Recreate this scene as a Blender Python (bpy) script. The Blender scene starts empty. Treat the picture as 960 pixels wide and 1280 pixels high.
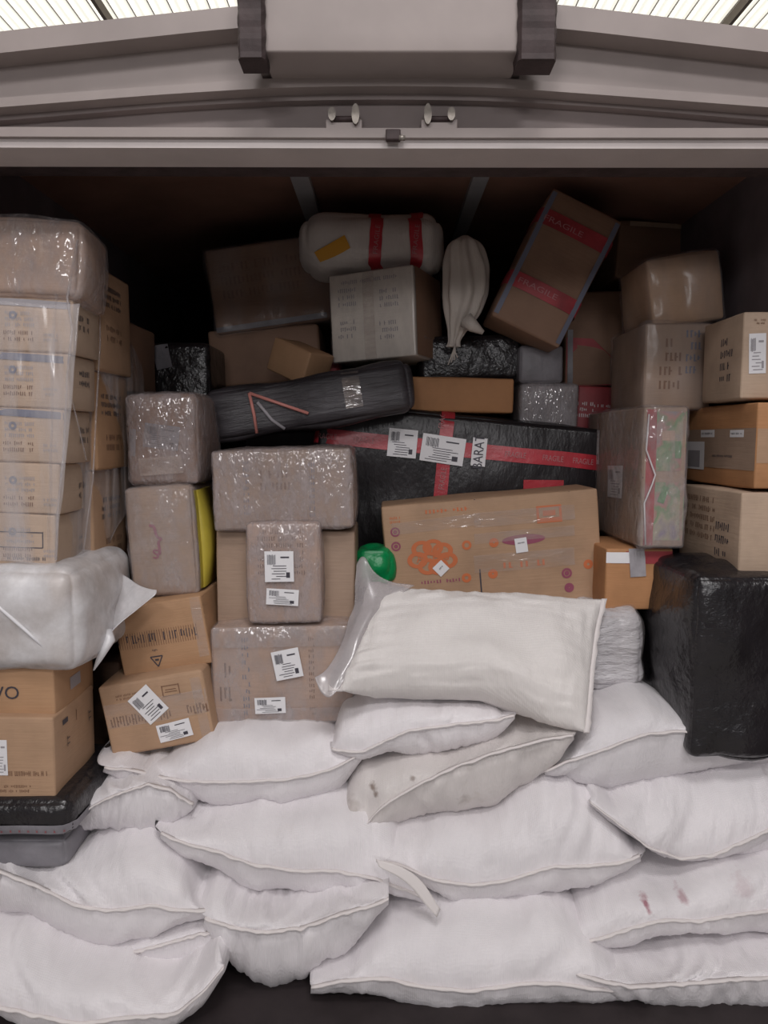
import bpy, math, random
import numpy as np
from mathutils import Vector, Matrix, noise
R = math.radians
rnd = random.Random(7)
C = bpy.context.scene.collection
sc = bpy.context.scene

# ------------------------------------------------------------------ camera, light, exposure
F, PITCH, CAMZ = 930.0, 5.5, 1.52
cam = bpy.data.objects.new('camera', bpy.data.cameras.new('camera')); C.objects.link(cam)
cam.location = (0, 0, CAMZ); cam.rotation_euler = (R(90 - PITCH), 0, 0)
cam.data.sensor_fit = 'VERTICAL'; cam.data.sensor_height = 36; cam.data.lens = 36 * F / 1280
cam.data.clip_start = .05
sc.camera = cam
W = bpy.data.worlds.new('world'); sc.world = W; W.use_nodes = True
W.node_tree.nodes['Background'].inputs[0].default_value = (.95, .93, .97, 1)
W.node_tree.nodes['Background'].inputs[1].default_value = .22
def area(name, loc, aim, size, power, col=(1, .97, .98)):
    l = bpy.data.lights.new(name, 'AREA'); l.shape = 'RECTANGLE'; l.size, l.size_y = size; l.energy = power; l.color = col
    o = bpy.data.objects.new(name, l); C.objects.link(o); o.location = loc
    o.rotation_euler = (Vector(aim) - Vector(loc)).to_track_quat('-Z', 'Y').to_euler(); return o
area('bay_lamp', (-1.6, -3.6, 5.6), (0, 2, 1), (1.2, .5), 78)
area('bay_lamp', (1.8, -3.8, 5.6), (0, 2, 1), (1.2, .5), 78)
area('bay_lamp', (.2, -1.2, 6.2), (0, 2, .6), (1.6, 1.0), 108)
area('glint_light', (-1.3, -5.2, 3.3), (0, 2, 1.2), (1.2, .55), 46)  # added low light, no real fixture, for glints on the plastic film
area('glint_light', (.9, -5.0, 3.0), (0, 2, 1.2), (1.1, .5), 38)  # second added light for the film glints
sc.view_settings.view_transform = 'Standard'; sc.view_settings.look = 'None'
sc.view_settings.gamma = 1; sc.view_settings.use_curve_mapping = False
sc.view_settings.exposure = -0.10

_cp, _sp = math.cos(R(PITCH)), math.sin(R(PITCH))
def ray(px, py):
    a, b = (px - 480) / F, -(py - 640) / F
    return Vector((a, _cp + b * _sp, -_sp + b * _cp))
CAM = Vector((0, 0, CAMZ))
def P(px, py, Y):
    d = ray(px, py); return CAM + d * (Y / d.y)

# ------------------------------------------------------------------ materials
def newmat(name):
    m = bpy.data.materials.new(name); m.use_nodes = True
    nt = m.node_tree; return m, nt, nt.nodes['Principled BSDF']
def N(nt, t, **k):
    n = nt.nodes.new(t)
    for a, b in k.items(): setattr(n, a, b)
    return n
def coords(nt, scale=(1, 1, 1)):
    tc = N(nt, 'ShaderNodeTexCoord'); mp = N(nt, 'ShaderNodeMapping'); mp.inputs['Scale'].default_value = scale
    nt.links.new(tc.outputs['Object'], mp.inputs[0]); return mp.outputs[0]
def noise_tex(nt, vec, scale, detail=4, rough=.6):
    n = N(nt, 'ShaderNodeTexNoise'); n.inputs['Scale'].default_value = scale
    n.inputs['Detail'].default_value = detail; n.inputs['Roughness'].default_value = rough
    nt.links.new(vec, n.inputs['Vector']); return n.outputs['Fac']
def ramp(nt, fac, stops):
    r = N(nt, 'ShaderNodeValToRGB'); e = r.color_ramp.elements
    while len(e) < len(stops): e.new(.5)
    for i, (p, c) in enumerate(stops):
        e[i].position = p; e[i].color = (*c, 1) if len(c) == 3 else c
    nt.links.new(fac, r.inputs[0]); return r.outputs[0]
def bump(nt, bsdf, hgt, strength, dist=.01):
    b = N(nt, 'ShaderNodeBump'); b.inputs['Strength'].default_value = strength; b.inputs['Distance'].default_value = dist
    nt.links.new(hgt, b.inputs['Height'])
    for s in bsdf if isinstance(bsdf, list) else [bsdf]: nt.links.new(b.outputs[0], s.inputs['Normal'])
def vmul(c, k): return tuple(min(1, v * k) for v in c)
def surf(name, col, rough=.6, var=.15, scale=6, spec=.4, bscale=0, bstr=.3, bdist=.004, metal=0, stretch=(1, 1, 1), coat=0):
    m, nt, b = newmat(name); v = coords(nt)
    nt.links.new(ramp(nt, noise_tex(nt, v, scale), [(.3, vmul(col, 1 - var)), (.7, vmul(col, 1 + var))]), b.inputs['Base Color'])
    b.inputs['Roughness'].default_value = rough; b.inputs['Specular IOR Level'].default_value = spec
    b.inputs['Metallic'].default_value = metal; b.inputs['Coat Weight'].default_value = coat
    if bscale: bump(nt, b, noise_tex(nt, coords(nt, stretch), bscale, 5), bstr, bdist)
    return m
def card(name, col):
    m, nt, b = newmat(name); v = coords(nt)
    f = noise_tex(nt, v, 5, 6)
    nt.links.new(ramp(nt, f, [(.25, vmul(col, .78)), (.5, col), (.75, vmul(col, 1.14))]), b.inputs['Base Color'])
    b.inputs['Roughness'].default_value = .62; b.inputs['Specular IOR Level'].default_value = .3
    bump(nt, b, noise_tex(nt, coords(nt, (1, 1, 14)), 9, 3), .25, .004)
    return m
def film(name, col, base, amt, rough=.13, sc_=16, stretch=(1, 1, 1), bs=.9):
    """crinkled clear or milky plastic: really transparent between its folds"""
    m, nt, b = newmat(name)
    out = nt.nodes['Material Output']; tr = N(nt, 'ShaderNodeBsdfTransparent'); mx = N(nt, 'ShaderNodeMixShader')
    v = coords(nt, stretch)
    f = noise_tex(nt, v, sc_ * .5, 5, .65)
    mr = N(nt, 'ShaderNodeMapRange'); mr.inputs[1].default_value = .38; mr.inputs[2].default_value = .72
    mr.inputs[3].default_value = base; mr.inputs[4].default_value = min(1, base + amt)
    nt.links.new(f, mr.inputs[0]); nt.links.new(mr.outputs[0], mx.inputs[0])
    b.inputs['Base Color'].default_value = (*col, 1); b.inputs['Roughness'].default_value = rough
    b.inputs['Specular IOR Level'].default_value = 1.0; b.inputs['IOR'].default_value = 1.6
    w = N(nt, 'ShaderNodeTexVoronoi', feature='SMOOTH_F1'); w.inputs['Scale'].default_value = sc_
    nv = N(nt, 'ShaderNodeVectorMath', operation='ADD'); nn = N(nt, 'ShaderNodeTexNoise'); nn.inputs['Scale'].default_value = sc_ * .6
    sv = N(nt, 'ShaderNodeVectorMath', operation='SCALE'); sv.inputs['Scale'].default_value = .12
    nt.links.new(v, nn.inputs['Vector']); nt.links.new(nn.outputs['Color'], sv.inputs[0])
    nt.links.new(v, nv.inputs[0]); nt.links.new(sv.outputs[0], nv.inputs[1]); nt.links.new(nv.outputs[0], w.inputs['Vector'])
    bump(nt, b, w.outputs['Distance'], bs, .22 / sc_)
    nt.links.new(tr.outputs[0], mx.inputs[1]); nt.links.new(b.outputs[0], mx.inputs[2]); nt.links.new(mx.outputs[0], out.inputs[0])
    return m
def sackmat(name, col, stain=(.45, .36, .26), amt=.5):
    m, nt, b = newmat(name); v = coords(nt)
    big = ramp(nt, noise_tex(nt, v, 3, 4), [(.3, vmul(col, .9)), (.7, vmul(col, 1.04))])
    st = ramp(nt, noise_tex(nt, v, 7, 7, .7), [(.60, (0, 0, 0)), (.78, (amt, amt, amt))])
    mx = N(nt, 'ShaderNodeMix', data_type='RGBA'); mx.inputs[7].default_value = (*stain, 1)
    nt.links.new(st, mx.inputs[0]); nt.links.new(big, mx.inputs[6]); nt.links.new(mx.outputs[2], b.inputs['Base Color'])
    b.inputs['Roughness'].default_value = .55; b.inputs['Specular IOR Level'].default_value = .35
    b.inputs['Sheen Weight'].default_value = .15
    w1 = N(nt, 'ShaderNodeTexWave', bands_direction='X'); w1.inputs['Scale'].default_value = 60
    w2 = N(nt, 'ShaderNodeTexWave', bands_direction='Y'); w2.inputs['Scale'].default_value = 60
    for w in (w1, w2): nt.links.new(v, w.inputs['Vector']); w.inputs['Distortion'].default_value = .6
    ad = N(nt, 'ShaderNodeMath', operation='ADD'); nt.links.new(w1.outputs['Fac'], ad.inputs[0]); nt.links.new(w2.outputs['Fac'], ad.inputs[1])
    n3 = noise_tex(nt, coords(nt, (2.6, 1, 1)), 5.5, 4, .5)
    a2 = N(nt, 'ShaderNodeMath', operation='MULTIPLY_ADD'); nt.links.new(ad.outputs[0], a2.inputs[0]); a2.inputs[1].default_value = .03
    nt.links.new(n3, a2.inputs[2])
    bump(nt, b, a2.outputs[0], .5, .02)
    return m
def flat(name, col, rough=.5, spec=.3, em=0):
    m, nt, b = newmat(name); b.inputs['Base Color'].default_value = (*col, 1)
    b.inputs['Roughness'].default_value = rough; b.inputs['Specular IOR Level'].default_value = spec
    if em: b.inputs['Emission Color'].default_value = (*col, 1); b.inputs['Emission Strength'].default_value = em
    return m
M = dict(
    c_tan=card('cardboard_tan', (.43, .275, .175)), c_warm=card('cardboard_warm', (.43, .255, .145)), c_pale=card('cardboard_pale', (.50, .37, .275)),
    c_pink=card('cardboard_pinkish', (.48, .33, .25)), c_dark=card('cardboard_brown_dim', (.26, .155, .105)), c_grey=card('cardboard_grey', (.36, .255, .19)),  # c_dark: brown board; on cartons deep inside the dimness is in the colour
    c_orange=card('cardboard_orange', (.47, .235, .11)), c_white=card('cardboard_white', (.68, .62, .55)),
    film=film('stretch_film', (.50, .45, .45), .16, .42, .09, 36, (1, 1, .55), .8), film_soft=film('thin_film', (.55, .5, .5), .05, .25, .2, 16, (1, 1, .3), .6),
    film_heavy=film('heavy_film', (.46, .40, .40), .28, .5, .08, 46, (1, 1, .5), 1.0),
    drape=film('draped_film', (.72, .68, .69), .05, .36, .14, 9, (2.2, 2.2, .35), .7),
    foam=film('foam_wrap', (.80, .79, .81), .52, .42, .38, 14, (1, 1, 1), .35),
    liner=film('sack_liner', (.56, .52, .53), .38, .35, .22, 10, (1, 1, .5), .5),
    black=surf('black_film', (.016, .014, .016), .25, .3, 8, .6, 13, .9, .014),
    darkwrap=surf('dark_grey_wrap', (.045, .04, .045), .4, .4, 7, .4, 14, .7, .012, stretch=(.4, 1, 3)),
    black2=surf('black_wrap', (.018, .015, .017), .3, .3, 8, .4, 9, .45, .018, stretch=(1, 1, .5)),
    greywrap=surf('grey_wrap', (.22, .21, .23), .4, .25, 7, .4, 15, .5, .01),
    stripewrap=surf('grey_striped_wrap', (.34, .32, .34), .35, .35, 10, .4, 12, .5, .01, stretch=(4, 1, .4)),
    red_dim=surf('dim_red_tape', (.34, .04, .05), .45, .3, 12), red=surf('red_tape', (.46, .035, .05), .3, .15, 12, .5, 18, .4, .006), redcard=surf('red_print', (.36, .05, .06), .5, .25, 7),  # first entry: the red tape with interior shade put into its colour
    tape=film('clear_tape', (.62, .52, .47), .12, .3, .1, 40, (.3, 1, 1), .5), paper=flat('label_paper', (.78, .77, .79), .55),
    ink=flat('dark_ink', (.06, .055, .07)), inkb=flat('brown_ink', (.20, .11, .07)), inko=flat('orange_ink', (.58, .17, .07)),
    inkp=flat('purple_ink', (.30, .08, .13)), inkblue=flat('blue_grey_ink', (.16, .17, .23)), inkg=flat('grey_ink', (.34, .32, .34)), white=flat('white_ink', (.75, .70, .71)), inkpale=flat('pale_red_ink', (.45, .20, .21)),  # inkpale: tape lettering toned down towards the red
    yellow=surf('yellow_sheet', (.46, .37, .05), .45, .15), amber=flat('amber_sticker', (.62, .30, .03)), green=surf('green_plastic', (.0, .24, .07), .3, .3, 9, .5, 14, .7, .012),
    greenp=surf('green_print', (.10, .26, .11), .45, .4, 9), greycard=surf('grey_print', (.24, .23, .26), .45, .5, 14),
    sack=sackmat('woven_sack_white', (.79, .755, .775), amt=.12), sack2=sackmat('woven_sack_plain', (.77, .74, .76), amt=.08),
    dirty=sackmat('woven_sack_soiled', (.71, .665, .65), amt=.45), topsack=sackmat('woven_sack_top', (.76, .72, .70), amt=.15),
    cloth=sackmat('tied_cloth', (.56, .50, .45), amt=.3), bale=sackmat('bale_cloth', (.60, .55, .52), amt=.3), seam=flat('sack_seam', (.74, .69, .68), .7),
    pinkst=flat('pink_strap', (.55, .22, .19), .4), bag=surf('white_bag', (.62, .60, .62), .22, .1, 6, .6, 7, 1, .03, stretch=(1, 1, 3.5)),
    steel=surf('painted_steel', (.33, .28, .265), .5, .10, 4, .4, 22, .12, .002), steel_l=surf('rail_metal', (.56, .50, .485), .4, .08, 5, .5, 30, .1, .002),
    steel_d=surf('steel_recess', (.28, .235, .225), .55, .12, 4, .3, 22, .1, .002), rubber=surf('rubber', (.055, .038, .038), .6, .3, 20, .3, 40, .5, .003),
    ply=surf('plywood', (.26, .14, .105), .6, .25, 3, .3, 8, .2, .003, stretch=(8, 1, 1)), alu=surf('ceiling_strip', (.42, .41, .43), .4, .1, 5),
    liner_wall=surf('wall_panel', (.15, .125, .135), .6, .3, 3), bed=surf('bed_steel', (.035, .027, .028), .6, .3, 6, .3, 20, .4, .004),
    concrete=surf('dock_concrete', (.36, .34, .33), .8, .15, 2, .2, 30, .3, .003), purlin=surf('purlin_steel', (.12, .09, .07), .6),
    brass=surf('worn_zinc', (.28, .25, .22), .4, .3, 30, .5, metal=.5),
)
m, nt, b = newmat('picture_print'); nt.links.new(ramp(nt, noise_tex(nt, coords(nt, (1, 1, .8)), 11, 3, .5), [(.30, (.12, .14, .17)), (.42, (.26, .25, .27)), (.50, (.42, .22, .20)), (.56, (.16, .28, .14)), (.63, (.40, .36, .26)), (.75, (.24, .2, .3))]), b.inputs['Base Color'])
M['picture'] = m
m, nt, b = newmat('daylit_roof_sheet')
b.inputs['Base Color'].default_value = (.8, .8, .75, 1); b.inputs['Emission Color'].default_value = (1, .98, .86, 1); b.inputs['Emission Strength'].default_value = .86
M['roof'] = m

# ------------------------------------------------------------------ object helpers
def link(name, verts, faces, mat, parent=None, smooth=True, mw=None):
    me = bpy.data.meshes.new(name); me.from_pydata([tuple(v) for v in verts], [], [tuple(f) for f in faces]); me.update()
    if smooth: me.shade_smooth()
    me.materials.append(M[mat] if isinstance(mat, str) else mat)
    o = bpy.data.objects.new(name, me); C.objects.link(o)
    if parent: o.parent = parent
    return o
def tag(o, label=None, cat=None, group=None, kind=None):
    for k, v in (('label', label), ('category', cat), ('group', group), ('kind', kind)):
        if v: o[k] = v
    return o
def root(name, loc, rot, label, cat, group=None):
    o = bpy.data.objects.new(name, None); C.objects.link(o); o.empty_display_size = .1
    o.matrix_world = Matrix.Translation(loc) @ rot.to_4x4(); return tag(o, label, cat, group)
def slab(name, lo, hi, mat, parent=None, bev=.0):
    x0, y0, z0 = lo; x1, y1, z1 = hi
    v = [(x0, y0, z0), (x1, y0, z0), (x1, y1, z0), (x0, y1, z0), (x0, y0, z1), (x1, y0, z1), (x1, y1, z1), (x0, y1, z1)]
    f = [(0, 3, 2, 1), (4, 5, 6, 7), (0, 1, 5, 4), (1, 2, 6, 5), (2, 3, 7, 6), (3, 0, 4, 7)]
    o = link(name, v, f, mat, parent, smooth=False)
    if bev:
        md = o.modifiers.new('b', 'BEVEL'); md.width = bev; md.segments = 2
    return o
def tube(name, pts, rad, mat, parent=None, seg=8):
    pts = [Vector(p) for p in pts]; V = []; Fc = []
    for i, p in enumerate(pts):
        t = (pts[min(i + 1, len(pts) - 1)] - pts[max(i - 1, 0)]).normalized()
        a = t.orthogonal().normalized() if i == 0 else (a - t * a.dot(t)).normalized(); bq = t.cross(a)
        r = rad[i] if isinstance(rad, (list, tuple)) else rad
        for k in range(seg):
            q = 2 * math.pi * k / seg; V.append(p + (a * math.cos(q) + bq * math.sin(q)) * r)
    for i in range(len(pts) - 1):
        for k in range(seg):
            k2 = (k + 1) % seg; Fc.append((i * seg + k, i * seg + k2, (i + 1) * seg + k2, (i + 1) * seg + k))
    Fc.append(tuple(range(seg))[::-1]); Fc.append(tuple(range((len(pts) - 1) * seg, len(pts) * seg)))
    return link(name, V, Fc, mat, parent)
_fonts = {}
def glyphs(s, bold=False):
    if s not in _fonts:
        cu = bpy.data.curves.new('t', 'FONT'); cu.body = s; cu.size = 1; cu.resolution_u = 3; cu.align_x = 'CENTER'; cu.align_y = 'CENTER'
        if bold: cu.offset = .02
        o = bpy.data.objects.new('t', cu); C.objects.link(o); dg = bpy.context.evaluated_depsgraph_get()
        me = bpy.data.meshes.new_from_object(o.evaluated_get(dg))
        _fonts[s] = ([(v.co.x, v.co.y) for v in me.vertices], [tuple(p.vertices) for p in me.polygons])
        bpy.data.objects.remove(o); bpy.data.curves.remove(cu); bpy.data.meshes.remove(me)
    return _fonts[s]

class Box:
    """a box-shaped thing: rounded body that bulges a little, with flat decals that follow its faces"""
    def __init__(s, name, label, rect, Y, depth, mat='c_tan', cat='carton', group=None, roll=0, yaw=0, pitch=0, r=.006, bulge=.004,
                 amp=.002, freq=6, zmin=None, ztop=None, part='body', body=True, seed=0, dx=0):
        x0, y0, x1, y1 = rect; cx, cy = (x0 + x1) / 2, (y0 + y1) / 2
        z1, z0 = P(cx, y0, Y).z, P(cx, y1, Y).z
        s.w = (P(x1, cy, Y).x - P(x0, cy, Y).x) / math.cos(R(yaw)); s.Y = Y
        if zmin is not None: z0 = zmin
        if ztop is not None: z1 = ztop
        s.h = z1 - z0; s.d = depth
        pc = Vector((P(cx, cy, Y).x, Y, (z0 + z1) / 2))
        rot = Matrix.Rotation(R(yaw), 3, 'Z') @ Matrix.Rotation(R(pitch), 3, 'X') @ Matrix.Rotation(R(roll), 3, 'Y')
        s.o = root(name, pc + rot @ Vector((0, s.d / 2, -s.h / 2)), rot, label, cat, group)
        s.mi = s.o.matrix_world.inverted(); s.r, s.bulge, s.amp, s.freq = r, bulge, amp, freq
        s.sd = Vector((rnd.uniform(0, 50), rnd.uniform(0, 50), rnd.uniform(0, 50)))
        if body: s.shell(part, mat)
    def dims(s, face): return {'front': (s.w, s.h), 'back': (s.w, s.h), 'left': (s.d, s.h), 'right': (s.d, s.h), 'top': (s.w, s.d), 'bottom': (s.w, s.d)}[face]
    def base(s, face, u, v):
        w, d, h = s.w, s.d, s.h
        return {'front': (Vector((u, -d / 2, h / 2 + v)), Vector((0, -1, 0))), 'back': (Vector((-u, d / 2, h / 2 + v)), Vector((0, 1, 0))),
                'right': (Vector((w / 2, u, h / 2 + v)), Vector((1, 0, 0))), 'left': (Vector((-w / 2, -u, h / 2 + v)), Vector((-1, 0, 0))),
                'top': (Vector((u, v, h)), Vector((0, 0, 1))), 'bottom': (Vector((u, -v, 0)), Vector((0, 0, -1)))}[face]
    def disp(s, p, mask):
        return s.bulge * mask + s.amp * mask ** .5 * noise.noise(p * s.freq + s.sd) * 2
    def at(s, face, u, v, off=0.0, wr=0, wf=20):
        a, b = s.dims(face); p, n = s.base(face, u, v)
        mk = max(0, 1 - (2 * u / a) ** 4) * max(0, 1 - (2 * v / b) ** 4)
        q = s.disp(p, mk) + off
        if wr: q += wr * abs(noise.noise(Vector((p.x * wf, p.y * wf, p.z * wf)) + s.sd)) * 1.6
        # round towards the edges
        r = min(s.r, a / 2.01, b / 2.01, s.w / 2.01, s.h / 2.01, s.d / 2.01)
        hw = Vector((s.w / 2, s.d / 2, s.h / 2)); c = Vector((0, 0, s.h / 2)); l = p - c
        inner = Vector([max(-hw[i] + r, min(hw[i] - r, l[i])) for i in range(3)])
        dv = l - inner
        n2 = dv.normalized() if dv.length > 1e-9 else n
        return c + inner + n2 * (r + q) if dv.length > 1e-9 else p + n * q
    def shell(s, part, mat, off=0.0, wr=0, wf=20, parent=None, n=None):
        def grid(L):
            r = min(s.r, L / 2.01); k = 3 if s.r < .02 else 5
            m = n or max(3, min(14, int(L / .035)))
            e = [-L / 2 + r * (1 - math.cos(math.pi / 4 * i / k * 1.0) / 1.0) / (1 - math.cos(math.pi / 4)) * 1.0 for i in range(k)]
            e = [-L / 2 + r * math.tan(math.pi / 4 * i / k) for i in range(k)]
            mid = [(-L / 2 + r) + (L - 2 * r) * i / m for i in range(m + 1)]
            return e + mid + [-q for q in e[::-1]]
        V = {}; verts = []; faces = []
        def vid(face, u, v):
            p, _ = s.base(face, u, v); key = (round(p.x, 5), round(p.y, 5), round(p.z, 5))
            if key not in V: V[key] = len(verts); verts.append(s.at(face, u, v, off, wr, wf))
            return V[key]
        for f in ('front', 'back', 'left', 'right', 'top', 'bottom'):
            a, b = s.dims(f); gu, gv = grid(a), grid(b)
            for i in range(len(gu) - 1):
                for j in range(len(gv) - 1):
                    faces.append((vid(f, gu[i], gv[j]), vid(f, gu[i + 1], gv[j]), vid(f, gu[i + 1], gv[j + 1]), vid(f, gu[i], gv[j + 1])))
        return link(part, verts, faces, mat, parent or s.o)
    def wrap(s, mat='film', off=.004, wr=.006, wf=18): return s.shell('plastic_wrap', mat, off, wr, wf)
    def px(s, face, x, y):
        d = s.mi.to_3x3() @ ray(x, y); o = s.mi @ CAM
        p, n = s.base(face, 0, 0); t = (p - o).dot(n) / d.dot(n); q = o + d * t
        return {'front': (q.x, q.z - s.h / 2), 'right': (q.y, q.z - s.h / 2), 'left': (-q.y, q.z - s.h / 2), 'top': (q.x, q.y)}[face]
    def size(s, face, x, y, w, h):
        a = s.px(face, x - w / 2, y); b = s.px(face, x + w / 2, y); c = s.px(face, x, y - h / 2); d = s.px(face, x, y + h / 2)
        return math.dist(a, b), math.dist(c, d)
    def patch(s, name, face, cu, cv, w, h, rot, mat, off=.0015, parent=None, nx=None, ny=None):
        nx = nx or max(2, int(w / .03)); ny = ny or max(2, int(h / .03)); c, t = math.cos(R(rot)), math.sin(R(rot)); V = []; Fc = []
        A, B = s.dims(face)
        for j in range(ny + 1):
            for i in range(nx + 1):
                a, b = (i / nx - .5) * w, (j / ny - .5) * h
                u = max(-A / 2, min(A / 2, cu + a * c - b * t)); v = max(-B / 2, min(B / 2, cv + a * t + b * c))
                V.append(s.at(face, u, v, off))
        for j in range(ny):
            for i in range(nx):
                k = j * (nx + 1) + i; Fc.append((k, k + 1, k + nx + 2, k + nx + 1))
        return link(name, V, Fc, mat, parent or s.o)
    def sticker(s, name, face, x, y, w, h, rot=0, mat='paper', off=.0015, code=True, lab=None):
        cu, cv = s.px(face, x, y); W_, H_ = s.size(face, x, y, w, h)
        o = s.patch(name, face, cu, cv, W_, H_, rot, mat, off)
        if lab: o['label'] = lab
        if code:
            rs = []; rr = random.Random(int(x * 7 + y))
            for i in range(12): rs.append((-.40 + i * .025, .22 + rr.uniform(-.02, .02), rr.uniform(.008, .02), .32))
            for k in range(6): rs.append((rr.uniform(-.15, .1), .02 - k * .085, rr.uniform(.3, .62), .022))
            rs.append((.30, -.28, .13, .18)); rs.append((.2, .3, .3, .05))
            s.rects('barcode', face, cu, cv, W_, H_, rot, rs, 'inkg' if w < 22 else 'ink', off + .0008, o)
        return o
    def rects(s, name, face, cu, cv, W_, H_, rot, rs, mat, off=.0015, parent=None):
        c, t = math.cos(R(rot)), math.sin(R(rot)); V = []; Fc = []; A, B = s.dims(face)
        for (x, y, w, h) in rs:
            k = len(V)
            for (a, b) in ((-1, -1), (1, -1), (1, 1), (-1, 1)):
                p, q = (x + a * w / 2) * W_, (y + b * h / 2) * H_
                u, v = cu + p * c - q * t, cv + p * t + q * c
                V.append(s.at(face, max(-A / 2, min(A / 2, u)), max(-B / 2, min(B / 2, v)), off))
            Fc.append((k, k + 1, k + 2, k + 3))
        return link(name, V, Fc, mat, parent or s.o)
    def text(s, name, face, x, y, hpx, txt, mat='ink', rot=0, off=.0018, sx=1, parent=None):
        cu, cv = s.px(face, x, y); H_ = s.size(face, x, y, 4, hpx)[1] / .7
        v2, f2 = glyphs(txt); c, t = math.cos(R(rot)), math.sin(R(rot)); V = []; A, B = s.dims(face)
        for (a, b) in v2:
            a *= H_ * sx; b *= H_
            V.append(s.at(face, max(-A / 2, min(A / 2, cu + a * c - b * t)), max(-B / 2, min(B / 2, cv + a * t + b * c)), off))
        return link(name, V, f2, mat, parent or s.o, smooth=False)
    def words(s, face, x, y, w, h, rows, mat='inkb', rot=0, off=.0012, seed=1, name='printed_lettering', fill=.6, ch=.55):
        """rows of small upright marks, as print too small to read shows"""
        cu, cv = s.px(face, x, y); W_, H_ = s.size(face, x, y, w, h); rr = random.Random(seed); rs = []
        for k in range(rows):
            yy = .5 - (k + .5) / rows; X = -.5; hh = fill / rows; cw = hh * H_ / W_ * ch
            while X < .5 - cw:
                if rr.random() < .16: X += cw * 1.2; continue
                sh = rr.choice((1, 1, .6)); rs.append((X + cw * .35, yy, cw * .42, hh * sh))
                if rr.random() < .5: rs.append((X + cw * .5, yy + hh * rr.choice((-.4, 0, .4)), cw * .75, hh * .16))
                X += cw
        q = s.rects(name, face, cu, cv, W_, H_, rot, rs, mat, off); q['kind'] = 'stuff'; return q
    def ring(s, name, face, x, y, rad, mat, th=.25, off=.0015, seg=18, squash=1, parent=None):
        cu, cv = s.px(face, x, y); r = s.size(face, x, y, 2 * rad, 2)[0] / 2; V = []; Fc = []
        for k in range(seg):
            q = 2 * math.pi * k / seg
            for rr in (r, r * (1 - th)): V.append(s.at(face, cu + rr * math.cos(q), cv + rr * squash * math.sin(q), off))
        for k in range(seg):
            a, b = 2 * k, 2 * ((k + 1) % seg); Fc.append((a, a + 1, b + 1, b))
        return link(name, V, Fc, mat, parent or s.o)
    def band(s, name, axis, pos, width, mat, off=.003, tilt=0.0, parent=None, wob=.0):
        """a tape that runs right round the body; axis is the body axis the loop is threaded on"""
        order = {'x': ('front', 'top', 'back', 'bottom'), 'z': ('front', 'right', 'back', 'left')}[axis]; loop = []
        for f in order:
            a, b = s.dims(f); L = b if axis == 'x' else a; n = 14
            for i in range(n): loop.append((f, (-.5 + i / n) * L))
        V = []
        for k, (f, q) in enumerate(loop):
            for e in (-.5, 0, .5):
                pp = pos + e * width + tilt * q + wob * noise.noise(Vector((k * .31, pos * 9, 1)))
                if axis == 'x':
                    if f == 'back': V.append(s.at(f, -pp, -q, off))
                    elif f == 'bottom': V.append(s.at(f, pp, q, off))
                    else: V.append(s.at(f, pp, q, off))
                else:
                    V.append(s.at(f, q if f != 'left' and f != 'back' else q, pp, off))
        Fc = []; n = len(loop)
        for k in range(n):
            a, b = 3 * k, 3 * ((k + 1) % n); Fc += [(a, a + 1, b + 1, b), (a + 1, a + 2, b + 2, b + 1)]
        return link(name, V, Fc, mat, parent or s.o)

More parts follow.
